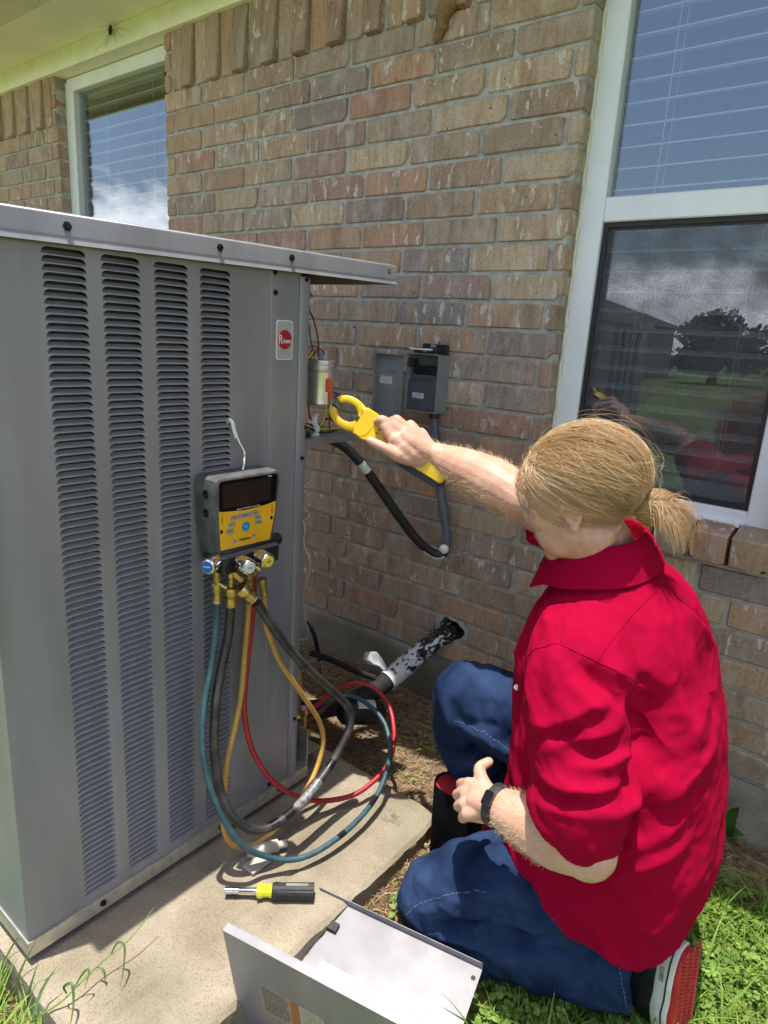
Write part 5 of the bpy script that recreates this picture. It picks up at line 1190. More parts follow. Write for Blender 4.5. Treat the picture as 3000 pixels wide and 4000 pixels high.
# --- body: head, neck, arms, hands as one skin
Hc = V(1.158, -0.638, 0.990); hf = unit(V(-.88, .03, -.36)); hu = unit(V(0, 0, 1)-hf*hf[2]); hu = unit(hu+0.02*np.cross(hu, hf)); hl = np.cross(hu, hf)
HA = np.stack([hf, hl, hu], 1)
def hp(f, l, u): return Hc+hf*f+hl*l+hu*u
bd = MB()
def blob(f, l, u, R, n=20, m=14): bd.sphere(hp(f, l, u), R, n, m, HA)
blob(-.010, 0, .014, (.100, .077, .078), 32, 22)
blob(.040, 0, -.035, (.058, .062, .085), 24, 16); blob(.028, 0, -.075, (.062, .054, .050)); blob(.056, 0, -.103, (.032, .036, .025)); blob(.010, 0, -.085, (.058, .056, .048))
blob(.078, 0, .018, (.020, .054, .016)); blob(.100, 0, -.030, (.018, .015, .022)); blob(.093, 0, -.006, (.012, .010, .024)); blob(.085, 0, -.070, (.014, .026, .012))
for s in (-1, 1):
    blob(.052, s*.042, -.035, (.030, .024, .026)); blob(.026, s*.040, -.068, (.052, .022, .046)); blob(-.012, s*.066, -.022, (.014, .012, .022))
    eo = unit(hl*s*.88-hf*.48); ef = unit(np.cross(hu, eo)*s) if False else unit(hf*.88+hl*s*.48); ec = hp(-.010, s*.071, -.040)
    def ep(f, u, o): return ec+ef*f+hu*u+eo*o
    rim = [ep(.010, .006, .002), ep(.012, .015, .004), ep(.006, .022, .005), ep(-.006, .0225, .006), ep(-.015, .015, .008), ep(-.0165, .004, .009), ep(-.013, -.008, .008), ep(-.006, -.018, .006)]
    bd.tube(spline(rim, 5), .0042, 10); bd.sphere(ep(-.002, -.021, .004), (.0085, .005, .0095), 12, 8, np.stack([ef, eo, hu], 1)); bd.sphere(ep(-.002, .006, -.001), (.015, .006, .026), 14, 10, np.stack([ef, eo, hu], 1))
    bd.tube(spline([ep(.006, .018, .006), ep(-.004, .020, .008), ep(-.009, .010, .007), ep(-.007, -.004, .006)], 4), .0032, 8)
bd.tube(spline([tuple(hp(-.002, 0, -.045)), (1.172, -.614, .915), (1.196, -.580, .865), (1.225, -.555, .80), (1.26, -.54, .70)], 4), [.066]*5+[.064]*4+[.066]*4+[.075]*4, 22)
# shoulders hidden by the shirt
bd.tube([(1.24, -.72, .755), (1.215, -.55, .80), (1.165, -.345, .79)], [.05, .06, .05], 16)
def limb(pts, rs, n=18, k=6):
    P = spline(pts, k); R = np.interp(np.linspace(0, 1, len(P)), np.linspace(0, 1, len(rs)), rs); bd.tube(P, R, n)
# right arm reaching out
limb([(1.165, -.345, .79), (1.09, -.44, .855), (1.0002, -.5193, .9149)], [.052, .050, .046])
limb([(1.0002, -.5193, .9149), (.93, -.5165, .938), (.85, -.5135, .956), (.80, -.519, .9675), (.7737, -.5267, .9741)], [.046, .0535, .045, .034, .031])
bd.sphere((1.0002, -.5193, .9149), .046, 16, 12)
def hand(palm, fingers, thumb, fr, prad):
    P = spline(palm, 5); R = np.interp(np.linspace(0, 1, len(P)), np.linspace(0, 1, len(prad)), prad); bd.tube(P, R, 16, flat=.72)
    for ch in fingers+[thumb]:
        tip = fr*.86; n_ = len(ch); Q = spline(ch, 5); rr_ = np.interp(np.linspace(0, 1, len(Q)), [0, .33, .66, 1], [fr*1.12, fr*1.02, fr*.98, tip]) if ch is not thumb else np.interp(np.linspace(0, 1, len(Q)), [0, .35, .7, 1], [fr*1.75, fr*1.35, fr*1.18, fr*1.0])
        bd.tube(Q, rr_, 12)
        bd.sphere(Q[-1], rr_[-1]*1.0, 12, 8)
        bd.sphere(Q[0], rr_[0]*1.08, 12, 8)
Rw = (.7737, -.5267, .9741)
Rknk = [(.6879, -.6016, 1.045), (.7002, -.5665, 1.0456), (.7136, -.5308, 1.0337), (.7268, -.5056, 1.0163)]
hand([Rw, (.7565, -.5483, .9867), (.7383, -.5650, 1.0028), (.7210, -.5740, 1.0181)], [
    [Rknk[0], (.6602, -.5844, 1.0331), (.651, -.5544, 1.0097), (.666, -.5345, .9984)], [Rknk[1], (.670, -.5481, 1.035), (.6554, -.5219, 1.0079), (.6713, -.5066, .991)],
    [Rknk[2], (.683, -.511, 1.0238), (.6689, -.4944, .9987), (.6858, -.4851, .9822)], [Rknk[3], (.6981, -.4845, 1.0049), (.6842, -.4732, .9852), (.6985, -.4656, .9721)]],
    [(.765, -.5571, .9633), (.7412, -.6011, .9725), (.7142, -.6241, .9912), (.6834, -.6336, 1.002)], .0098, [.030, .033, .034, .028])
for k in Rknk:   # metacarpals give the back of the hand its breadth
    bd.tube([V(*Rw)*.85+V(*k)*.15, V(*k)*.55+V(*Rw)*.45, V(*k)], [.021, .0165, .0125], 12)
# web between thumb and first finger
bd.tube(spline([(.7600, -.5560, .9680), (.7474, -.578, .9824), (.7317, -.5890, .9982), (.7134, -.5975, 1.0132), (.6900, -.6000, 1.040)], 4), [.024]*4+[.022]*4+[.018]*4+[.014]*4+[.011], 14)
bd.tube([V(.7412, -.6011, .9725), V(.728, -.592, 1.002), V(.712, -.585, 1.022)], [.015, .013, .012], 12)
# left arm bent, fist
limb([(1.24, -.72, .755), (1.285, -.775, .60), (1.322, -.812, .462)], [.052, .052, .047])
limb([(1.322, -.812, .455), (1.275, -.812, .447), (1.21, -.808, .441), (1.165, -.803, .4365), (1.1448, -.801, .4345)], [.048, .0535, .043, .0335, .031])
bd.sphere((1.325, -.814, .452), .047, 16, 12)
Lw = (1.1448, -.801, .4345)
Lknk = [(1.0858, -.7827, .4332), (1.0864, -.798, .423), (1.0976, -.8143, .4138), (1.1127, -.8262, .4076)]
Lpip = [(1.059, -.7625, .407), (1.0624, -.7791, .3938), (1.0758, -.7943, .3845), (1.0941, -.806, .3767)]
Ldip = [(1.0658, -.7431, .3923), (1.0666, -.7557, .3769), (1.0784, -.7706, .3691), (1.0947, -.7806, .3644)]
Ltip = [tuple(V(*d)+V(.026, .004, .006)) for d in Ldip]
hand([Lw, (1.1276, -.7979, .4314), (1.110, -.797, .425)], [[a, b_, c, d] for a, b_, c, d in zip(Lknk, Lpip, Ldip, Ltip)],
     [(1.1232, -.7822, .4362), (1.1029, -.767, .4437), (1.090, -.7519, .4520), (1.096, -.731, .4570)], .0095, [.030, .032, .030])
for k in Lknk: bd.tube([V(*Lw)*.8+V(*k)*.2, V(*k)], [.020, .0125], 12)
body_me = voxel(bd, .0024, 7, 'body')
body_o = finish(body_me, 'body', M_skin, person)
# eyes, brows
M_eye = mat('eye_white', (.75, .73, .70), .15, var=.03); M_iris = mat('iris', (.05, .10, .16), .1, var=.1); M_brow = mat('brow_hair', (.30, .19, .09), .6)
for s in (-1, 1):
    e_ = MB().sphere(hp(.078, s*.031, -.008), .0125, 16, 12, HA).build('eye', M_eye, person, smooth=180)
    MB().sphere(hp(.0875, s*.031, -.009), (.0035, .0058, .0058), 12, 8, HA).build('iris', M_iris, e_, smooth=180)
    MB().tube([hp(.094, s*.014, .022), hp(.096, s*.032, .027), hp(.083, s*.052, .021)], [.003, .004, .002], 8).build('eyebrow', M_brow, person)

# --- shirt
M_shirt = mat('red_cotton', (0.31, 0.0012, 0.026), 0.9, var=.08, scale=9, bump=.12, bscale=1100, spec=.06)
sh_ = MB()
TOR = [(1.335, -.540, .275, .262, .125, .222), (1.337, -.537, .330, .264, .138, .232), (1.335, -.532, .38, .258, .140, .238), (1.318, -.528, .48, .248, .142, .238), (1.298, -.530, .58, .234, .142, .232),
       (1.274, -.533, .67, .208, .142, .224), (1.252, -.538, .745, .168, .135, .208), (1.236, -.545, .80, .118, .122, .172), (1.222, -.552, .842, .086, .092, .120), (1.205, -.562, .868, .070, .072, .080)]
def hem(r): return [p+V(0, 0, -.045*math.sin(2*math.pi*k/36)*(1 if k < 18 else .2)-.020*max(0, math.cos(2*math.pi*k/36-2.3))) for k, p in enumerate(r)]
sh_.loft([(hem(oval(t[:3], *t[3:])) if i == 0 else oval(t[:3], *t[3:])) for i, t in enumerate(TOR)])
def sleeve(pts, rs, k=6, n=26):
    P = spline(pts, k); R = np.interp(np.linspace(0, 1, len(P)), np.linspace(0, 1, len(rs)), rs); sh_.tube(P, R, n)
sleeve([(1.225, -.675, .765), (1.247, -.735, .715), (1.275, -.775, .620), (1.300, -.800, .560), (1.302, -.808, .520), (1.286, -.812, .488)], [.075, .088, .084, .080, .076, .068])
sleeve([(1.170, -.40, .79), (1.14, -.375, .808), (1.09, -.440, .853), (1.045, -.48, .887)], [.078, .080, .072, .064])
# rolled cuffs
sleeve([(1.302, -.808, .520), (1.280, -.812, .482)], [.080, .075]); sleeve([(1.068, -.458, .870), (1.035, -.488, .893)], [.070, .068])
shirt_me = voxel(sh_, .0050, 7, 'shirt')
ripple(shirt_me, .0040, 9, 2.0, (1, 1, .6)); ridges(shirt_me, .0038, 13, 5.0); ridges(shirt_me, .0016, 34, 9.0)
folds(shirt_me, SHIRT_FOLDS)
shirt_o = finish(shirt_me, 'shirt', M_shirt, person)
# --- jeans
M_jean = mat('denim', (0.009, 0.019, 0.054), 0.85, var=.3, scale=11, c2=(0.030, 0.055, 0.125), bump=.45, bscale=1400, spec=.08, detail=9)
jn = MB()
def leg(pts, rs, k=6, n=26):
    P = spline(pts, k); R = np.interp(np.linspace(0, 1, len(P)), np.linspace(0, 1, len(rs)), rs); jn.tube(P, R, n)
jn.loft([oval((1.335, -.53, z), f_, b_, w_) for z, f_, b_, w_ in ((.20, .06, .06, .13), (.25, .10, .09, .17), (.36, .12, .10, .18), (.44, .10, .09, .15))])
leg([(1.35, -.61, .26), (1.25, -.665, .225), (1.12, -.715, .180), (1.035, -.745, .125)], [.092, .098, .091, .079])
jn.sphere((1.030, -.748, .105), (.082, .080, .092), 20, 14)
leg([(1.030, -.748, .085), (1.14, -.715, .085), (1.28, -.675, .098), (1.39, -.650, .115)], [.076, .082, .080, .066])
leg([(1.32, -.42, .30), (1.20, -.455, .37), (1.05, -.505, .420), (.945, -.535, .445)], [.108, .100, .092, .082])
jn.sphere((.932, -.538, .437), (.080, .080, .084), 20, 14)
leg([(.932, -.535, .425), (.93, -.495, .31), (.965, -.45, .20), (.99, -.42, .085)], [.080, .080, .072, .066])
jean_me = voxel(jn, .0065, 6, 'jeans')
ripple(jean_me, .006, 14, 3.0, (1, 1, 1)); ridges(jean_me, .0052, 12, 3.0); ridges(jean_me, .0018, 38, 8.0)
folds(jean_me, JEAN_FOLDS)
jeans = finish(jean_me, 'jeans', M_jean, person)
M_stitch = mat('seam_thread', (.15, .18, .25), .8)
# --- collar
def ribbon(rows, name_, m_, par, thick=.0022):
    b = MB(); n = len(rows[0]); b.add([p for r in rows for p in r], [(i*n+j, i*n+j+1, (i+1)*n+j+1, (i+1)*n+j) for i in range(len(rows)-1) for j in range(n-1)])
    o = b.build(name_, m_, par, smooth=60); s = o.modifiers.new('t', 'SOLIDIFY'); s.thickness = thick; s.offset = 0
    q = o.modifiers.new('sub', 'SUBSURF'); q.levels = 1; q.render_levels = 2
    return o
nk = V(1.196, -.583, .872); nax = unit(V(-.10, -.16, .95)); nF = unit(Fb+V(0, -.10, 0)-nax*((Fb+V(0, -.10, 0))@nax)); nS = np.cross(nax, nF)
rowsC = []
for (rf, rb_, rl, h, sp) in ((.070, .066, .066, -.012, 0), (.074, .070, .070, .012, 0), (.079, .073, .074, .034, 0), (.083, .076, .078, .040, 0), (.092, .085, .088, .030, .2), (.108, .097, .104, .004, .6), (.124, .108, .122, -.022, 1.0)):
    row = []
    for a in np.linspace(rad(18), rad(342), 40):
        c_, s_ = math.cos(a), math.sin(a); R = (rf if c_ > 0 else rb_)*abs(c_)**2+rl*s_*s_
        pt_ = max(0, (abs(abs(a-math.pi)-rad(162))<.0) and 0)
        edge = max(0.0, 1-min(a-rad(18), rad(342)-a)/.45)
        row.append(nk+nF*(R*c_)*(1+.10*sp*edge)+nS*(R*s_)+nax*(h-.030*sp*edge-.018*max(0, c_)))
    rowsC.append(row)
ribbon(rowsC, 'collar', M_shirt, person)
# --- shirt seams and button
from mathutils.bvhtree import BVHTree
def snap(me, pts, off, n=10):
    """lay a path on the surface of a mesh"""
    Vx = getv(me); T = BVHTree.FromPolygons([tuple(v) for v in Vx], [tuple(p.vertices) for p in me.polygons]); out = []
    for p in spline(pts, n):
        h = T.find_nearest(Vector(p)); out.append(np.array(h[0]+h[1]*off))
    return np.array(out)
for pts in SEAMS: MB().tube(snap(shirt_me, pts, .0002), .0011, 6).build('seam', M_shirt, shirt_o)
MB().lathe([(0, 0), (.0055, 0), (.0058, .001), (.005, .002), (0, .0016)], BUTTON, unit(CAM-V(*BUTTON)), 16).build('button', M_white, shirt_o)
for pts in JSEAMS:
    P = snap(jean_me, pts, .0004, 14)
    q = MB()
    for i in range(0, len(P)-2, 3): q.tube(P[i:i+3], .0006, 5)
    stuff(q.build('stitching', M_stitch, jeans))
# --- shoes
M_lea = mat('black_leather', (.012, .012, .013), .42, var=.3, scale=40, bump=.2, bscale=400); M_mid = mat('white_midsole', (.68, .67, .60), .55, var=.1, scale=30); M_sole = mat('red_outsole', (.46, .025, .03), .5, var=.1, bump=.0)
shoe = thing('shoe', 'black sneaker with white midsole and red sole on the foot tucked under the kneeling person', 'shoe', (1.45, -.64, 0))
so = V(1.482, -.628, .0)      # foot of the sole plane
sz = unit(V(-.06, -.05, 1.0)); sy = unit(V(-.20, -1, .04)); sy = unit(sy-sz*(sy@sz)); sn = np.cross(sy, sz); sn = sn if sn[0] > 0 else -sn
prof = []
for k in range(30):
    a = 2*math.pi*k/30; z = .118+.098*math.sin(a); w = (.038 if z > .1 else .046)*math.copysign(abs(math.cos(a))**.75, math.cos(a)); prof.append((w, z))
def sring(k, n, dz=0): c = V(0, .118); return [so+sy*(p[0]*k)+sz*(.118+(p[1]-.118)*k+dz)+sn*n for p in prof]
MB().loft([sring(.97, -.004), sring(1, -.002), sring(1.0, .0055), sring(.96, .0085)]).build('outsole', M_sole, shoe, smooth=40)
MB().loft([sring(1.0, -.033), sring(1.035, -.031), sring(1.04, -.004), sring(1.0, -.002)]).build('midsole', M_mid, shoe, smooth=40)
gb_ = MB()
for k in range(22):
    z = .035+k*.0085
    for j in range(6):
        y = -.034+j*.0115; q = so+sy*y+sz*z+sn*.0085; s2 = 1 if j % 2 else -1
        gb_.add([q+sy*-.0045+sz*(-.002*s2), q+sy*.0045+sz*(.002*s2), q+sy*.0045+sz*(.002*s2+.0030), q+sy*-.0045+sz*(-.002*s2+.0030), q+sn*.002+sy*-.004+sz*(-.002*s2), q+sn*.002+sy*.004+sz*(.002*s2), q+sn*.002+sy*.004+sz*(.002*s2+.0026), q+sn*.002+sy*-.004+sz*(-.002*s2+.0026)], [(4, 5, 6, 7), (0, 1, 5, 4), (1, 2, 6, 5), (2, 3, 7, 6), (3, 0, 4, 7)])
stuff(gb_.build('tread', M_sole, shoe, smooth=0))
st_ = [so+sy*(p[0]*1.042)+sz*(.118+(p[1]-.118)*1.042)-sn*.012 for p in prof]
MB().tube(np.array(st_+[st_[0]]), .0016, 6, caps=False).build('midsole_stripe', M_ink, shoe)
up = MB(); up.loft([sring(.98, -.030), sring(1.01, -.050), [p+sz*.004 for p in sring(.96, -.085)], [p+sz*.010 for p in sring(.82, -.115)], [p+sz*.02 for p in sring(.60, -.135)]])
up.build('upper', M_lea, shoe, smooth=60)
text_mesh('ETNIES', .011, so+sy*.0405+sz*.172-sn*.020, -sz, -sn*1.0, 'lettering', M_ink, shoe, ext=.0002)
sh2 = thing('shoe', 'dark sneaker on the planted foot beside the tool pouch', 'shoe', (.97, -.40, 0))
rs2 = []
for k, (t, w, h) in enumerate(((0, .028, .055), (.03, .036, .075), (.10, .040, .085), (.17, .044, .062), (.24, .043, .045), (.275, .030, .035), (.288, .012, .022))):
    c = V(1.09-t, -.395-.06*t, .012); rs2.append([c+V(.10*math.cos(a)*0, math.cos(a)*w, max(0, (math.sin(a)+.35)*h*.75)) for a in np.linspace(0, 2*math.pi, 18, endpoint=False)])
MB().loft(rs2).build('upper', M_lea, sh2, smooth=60)
MB().loft([[p*V(1, 1, 0)+V(0, 0, z) for p in [V(1.09-t, -.395-.06*t+s*w*1.05, 0) for t, w, s in [(0, .028, 1), (.1, .042, 1), (.24, .045, 1), (.288, .012, 1), (.288, .012, -1), (.24, .045, -1), (.1, .042, -1), (0, .028, -1)]]] for z in (.0, .026)]).build('midsole', mat('grey_midsole', (.32, .32, .32), .6), sh2, smooth=30)
# --- fitness band
wb_ = thing('wrist_band', 'black rubber fitness band on the left wrist of the kneeling person', 'wristband', (1.16, -.80, .43))
wc, wax = V(1.1560, -.802, .4355), unit(V(1.21, -.808, .441)-V(1.1448, -.801, .4345))
MB().lathe([(.0345, -.0085), (.0368, -.0085), (.0375, -.006), (.0375, .006), (.0368, .0085), (.0345, .0085)], wc, wax, 32).build('strap', M_blackr, wb_, smooth=40)
dv = unit(V(.1, -.75, .75)); dv = unit(dv-wax*(dv@wax)); ds = np.cross(wax, dv)
MB().prism(rrect(-.013, .013, -.0088, .0088, .004), wc+dv*.0355, ds, wax, .006, N=dv).build('module', M_gloss, wb_, smooth=0)
# --- pouch
M_cord = mat('black_nylon', (.006, .006, .007), .95, var=.3, scale=30, bump=.2, bscale=500, spec=.08); M_redn = mat('red_nylon', (.36, .012, .018), .7, var=.1)
pouch = thing('tool_pouch', 'black nylon tool pouch with a red lining standing on the soil by the raised knee', 'tool bag', (1.0, -.53, 0))
pc = V(.975, -.545, 0); pe = unit(V(.78, .30, 0)); pn_ = np.cross(pe, V(0, 0, 1))
if pn_@(CAM-pc) < 0: pn_ = -pn_
rings = []
for z, w, d in ((.004, .075, .050), (.03, .085, .058), (.14, .088, .056), (.215, .090, .050), (.232, .091, .046), (.228, .086, .041), (.17, .080, .038)):
    rings.append([pc+pe*(w*math.copysign(abs(math.cos(a))**.6, math.cos(a)))+pn_*(d*math.copysign(abs(math.sin(a))**.6, math.sin(a)))+V(0, 0, z+.004*math.sin(3*a)) for a in np.linspace(0, 2*math.pi, 28, endpoint=False)])
MB().loft(rings, caps=False).build('shell', M_cord, pouch, smooth=50)
MB().loft([rings[-2], [p*.0+p-V(0, 0, .10) for p in rings[-1]]]).build('lining', M_redn, pouch, smooth=50)
MB().prism([(.030, .15), (.085, .145), (.088, .185), (.035, .20)], pc+pn_*.062, pe, (0, 0, 1), .003, N=pn_).build('red_patch', M_redn, pouch, smooth=0)
MB().prism([(.01, .03), (.095, .03), (.095, .10), (.01, .11)], pc+pn_*.061, pe, (0, 0, 1), .003, N=pn_).build('red_pocket', M_redn, pouch, smooth=0)

# --- hair
def hair_mat():
    m = bpy.data.materials.new('blond_hair'); m.use_nodes = True; t = m.node_tree; n = t.nodes; lk = t.links.new; b = n['Principled BSDF']
    b.inputs['Roughness'].default_value = .30; b.inputs['Specular IOR Level'].default_value = .6
    at_ = n.new('ShaderNodeAttribute'); at_.attribute_name = 'tone'
    r = n.new('ShaderNodeValToRGB'); r.color_ramp.elements[0].color = (.34, .19, .075, 1); r.color_ramp.elements[1].color = (.92, .76, .52, 1); e2 = r.color_ramp.elements.new(.5); e2.color = (.64, .415, .195, 1)
    lk(at_.outputs['Fac'], r.inputs['Fac']); lk(r.outputs[0], b.inputs['Base Color']); return m
M_hair = hair_mat()
def strands(curves, name_, radius, m_, parent, n=3, kind=True):
    """curves: list of (points, tone); thin three sided fibres in one mesh"""
    vs, fs, tn = [], [], []; o = 0
    for P, tone in curves:
        P = np.asarray(P); N = len(P); T = np.gradient(P, axis=0); T /= np.linalg.norm(T, axis=1)[:, None]+1e-9
        a = np.cross(T, V(.31, .53, .79)); a /= np.linalg.norm(a, axis=1)[:, None]+1e-9; b_ = np.cross(T, a)
        r = radius*np.linspace(1, .45, N)[:, None]
        for k in range(n):
            g = 2*math.pi*k/n; vs.append(P+r*(math.cos(g)*a+math.sin(g)*b_))
        for i in range(N-1):
            for k in range(n): fs.append((o+k*N+i, o+((k+1) % n)*N+i, o+((k+1) % n)*N+i+1, o+k*N+i+1))
        o += n*N; tn += [tone]*(n*N)
    me = bpy.data.meshes.new(name_); me.from_pydata(np.vstack(vs).tolist(), [], fs); me.materials.append(m_)
    at_ = me.attributes.new('tone', 'FLOAT', 'POINT'); at_.data.foreach_set('value', tn)
    me.polygons.foreach_set('use_smooth', [True]*len(me.polygons)); me.update()
    ob_ = obj(name_, me, parent)
    if kind: stuff(ob_)
    return ob_
BUN = V(1.262, -.612, .976)
bl_ = HA.T@(BUN-Hc)                           # bun in head axes
hc0 = V(-.010, 0, .014); HR = V(.105, .083, .084)
def on_cap(d, lift=0.0): d = d/np.linalg.norm(d); return Hc+HA@(hc0+(HR+lift)*d)
bd_dir = unit((bl_-hc0)/HR)
hr = np.random.default_rng(11)
curves = []
tie = Hc+HA@(hc0+(HR+.016)*bd_dir)
def hairline_ok(d):
    # keep the face, ears and nape free: d in scaled head axes
    f, l, u = d
    if f > 0: return u > .10+.58*f
    if f > -.35: return u > -.17
    return u > -.62
lk_s = unit(np.cross(bd_dir, V(0, 0, 1))); lk_u = np.cross(bd_dir, lk_s)
cnt = 0
while cnt < 9000:
    d = hr.normal(size=3); d /= np.linalg.norm(d)
    if not hairline_ok(d): continue
    cnt += 1
    end = unit(bd_dir+.16*hr.normal(size=3)); N = 13; ts = np.linspace(0, 1, N)
    lk_ = int((math.atan2(d@lk_s, d@lk_u)+hr.normal()*.03)*13)+int(3*d@bd_dir)*101; rl_ = np.random.default_rng(abs(lk_)+7); lump = rl_.random(); ltone = rl_.normal(); sway_l = .07*rl_.normal(size=3)
    lift = hr.uniform(.001, .008)+.011*lump; sway = .02*hr.normal(size=3)+sway_l; pts = []
    om = math.acos(np.clip(d@end, -1, 1))
    for t in ts:
        q = (math.sin((1-t)*om)*d+math.sin(t*om)*end)/max(1e-3, math.sin(om)) if om > .05 else d*(1-t)+end*t
        q = q+sway*math.sin(math.pi*t)+V(0, 0, -.05)*math.sin(math.pi*t)*max(0, 1-abs(d[2]))
        pts.append(on_cap(q, lift*min(1, .25+3*t)*(1-.35*t)))
    pts[-1] = pts[-1]*.45+(tie+.010*hr.normal(size=3))*.55
    curves.append((pts, np.clip(.44+.13*hr.normal()+.30*ltone, 0, 1)))
# fly-away hairs
main_curves = curves; curves = []
for _ in range(330):
    d = hr.normal(size=3); d /= np.linalg.norm(d)
    if not hairline_ok(d) or d[2] < -.1: continue
    end = unit(bd_dir+.35*hr.normal(size=3)); N = 12; pts = []; om = math.acos(np.clip(d@end, -1, 1)); L_ = hr.uniform(.35, 1.0); hgt = hr.uniform(.004, .030); wv_ = hr.normal(size=3); ph_ = hr.uniform(0, 6)
    for t in np.linspace(0, 1, N):
        tt = t*L_; q = (math.sin((1-tt)*om)*d+math.sin(tt*om)*end)/max(1e-3, math.sin(om)); pts.append(on_cap(q+wv_*math.sin(4*t+ph_)*.06, .006+hgt*math.sin(math.pi*t*.8)))
    curves.append((pts, np.clip(.75+.2*hr.normal(), 0, 1)))
# loose strands in front of the ear
for _ in range(40):
    d = unit(V(hr.uniform(.0, .3), hr.uniform(.75, .95), hr.uniform(-.02, .30))); P0_ = on_cap(d, .004); pts = [P0_]; g = unit(V(.02, -.02, -1))+.0; sidew = hl*hr.uniform(0, .012)+hf*hr.uniform(-.05, .02)
    Ls = hr.uniform(.03, .085)
    for k in range(1, 11): t = k/10; pts.append(P0_+g*Ls*t+sidew*math.sin(2.4*t))
    curves.append((pts, np.clip(.65+.2*hr.normal(), 0, 1)))
fly_curves = curves; curves = main_curves
# bun loops and tail
bax = unit(BUN-Hc)
bs = unit(np.cross(bax, V(0, 0, 1))); bu = np.cross(bax, bs); bax2 = unit(bax*.6+bs*.5+bu*.3); bs = unit(np.cross(bax2, V(.2, .1, 1))); bu = np.cross(bax2, bs)
for k in range(1300):
    a0 = hr.uniform(0, 6.28); span = hr.uniform(1.6, 4.0); B0 = hr.uniform(0, 6.28); tw = .9+.2*hr.normal(); r_t = .0155*hr.random()**.35; R = .0205; lt_ = np.random.default_rng(int(B0*3.2)+40).normal(); pts = []
    for t in np.linspace(0, 1, 14):
        A = a0+span*t; B = B0+tw*A; ro = math.cos(A)*bs+math.sin(A)*bu; pts.append(BUN+bax*.022+ro*(R+r_t*math.cos(B))+bax2*r_t*1.15*math.sin(B))
    curves.append((pts, np.clip(.48+.15*hr.normal()+.22*lt_, 0, 1)))
for k in range(620):
    cl = hr.integers(0, 9); cd_ = np.random.default_rng(100+cl).normal(size=3); P0_ = BUN+bax*.030+.006*cd_+.006*hr.normal(size=3); d0 = unit(bax*.9+.50*cd_+.10*hr.normal(size=3)+V(0, 0, .15)); Ls = hr.uniform(.035, .085); pts = []
    for t in np.linspace(0, 1, 12): pts.append(P0_+d0*Ls*.55*math.sin(1.6*t)+V(.10, .06, -.75)*Ls*t*t-V(0,0,0))
    curves.append((pts, np.clip(.50+.25*hr.normal(), 0, 1)))
strands(curves, 'hair', .00030, M_hair, person); strands(fly_curves, 'loose_hair', .00019, M_hair, person)
# under-layer that keeps the scalp from showing through
cv = MB(); nU, nV = 40, 28; vs = []; idx = {}; fs_ = []
for i in range(nV+1):
    for j in range(nU):
        th = math.pi*i/nV; ph = 2*math.pi*j/nU; d = V(math.sin(th)*math.cos(ph), math.sin(th)*math.sin(ph), math.cos(th)); vs.append(on_cap(d, -.0035)); idx[(i, j)] = d
for i in range(nV):
    for j in range(nU):
        q = [(i, j), (i+1, j), (i+1, (j+1) % nU), (i, (j+1) % nU)]
        if all(hairline_ok(idx[k]*1.0) for k in q): fs_.append(tuple(k[0]*nU+k[1] for k in q))
cv.add(vs, fs_); cv.sphere(BUN+bax*.020, (.034, .034, .032), 18, 12)
co = cv.build('hair_base', mat('hair_dark', (.30, .18, .08), .6, var=.4, scale=60, stretch=(1, 1, 6)), person, smooth=180)
# hair tie
ti = MB(); s = unit(np.cross(bax, V(0, 0, 1))); u = np.cross(bax, s); ti.tube([tie+bax*.004+.021*(math.cos(a)*s+math.sin(a)*u) for a in np.linspace(0, 2*math.pi, 24)], .0035, 8, caps=False); ti.build('hair_tie', M_black, person)
# fine arm hair and stubble
fz = []
VB = getv(body_me); NB = getn(body_me)
def fuzz(sel, n, ln, tone, flow):
    ids = np.nonzero(sel)[0]
    for i in hr.choice(ids, min(n, len(ids)), replace=False):
        d = unit(NB[i]*.35+flow+.45*hr.normal(size=3)); d = unit(d+NB[i]*.15); L_ = ln*hr.uniform(.5, 1.2); fz.append(([VB[i], VB[i]+d*L_*.5+NB[i]*L_*.10, VB[i]+d*L_], np.clip(tone+.2*hr.normal(), 0, 1)))
fuzz((VB[:, 0] > .77) & (VB[:, 0] < 1.0) & (VB[:, 1] > -.58) & (VB[:, 2] > .87) & (VB[:, 2] < 1.02), 1700, .013, .85, V(-.6, 0, .1))
fuzz((VB[:, 2] < .48) & (VB[:, 0] > 1.165) & (VB[:, 0] < 1.27), 1300, .010, .8, V(-.6, 0, -.1))
jm = (VB-Hc)@hu; jf = (VB-Hc)@hf
strands(fz, 'body_hair', .00016, M_hair, person)
fz = []; fuzz((jm < -.055) & (jm > -.14) & (jf > -.015) & (jf < .12) & (np.linalg.norm(VB-Hc, axis=1) < .17), 6500, .0030, .10, V(0, 0, -.6))
strands(fz, 'stubble', .00013, M_hair, person)
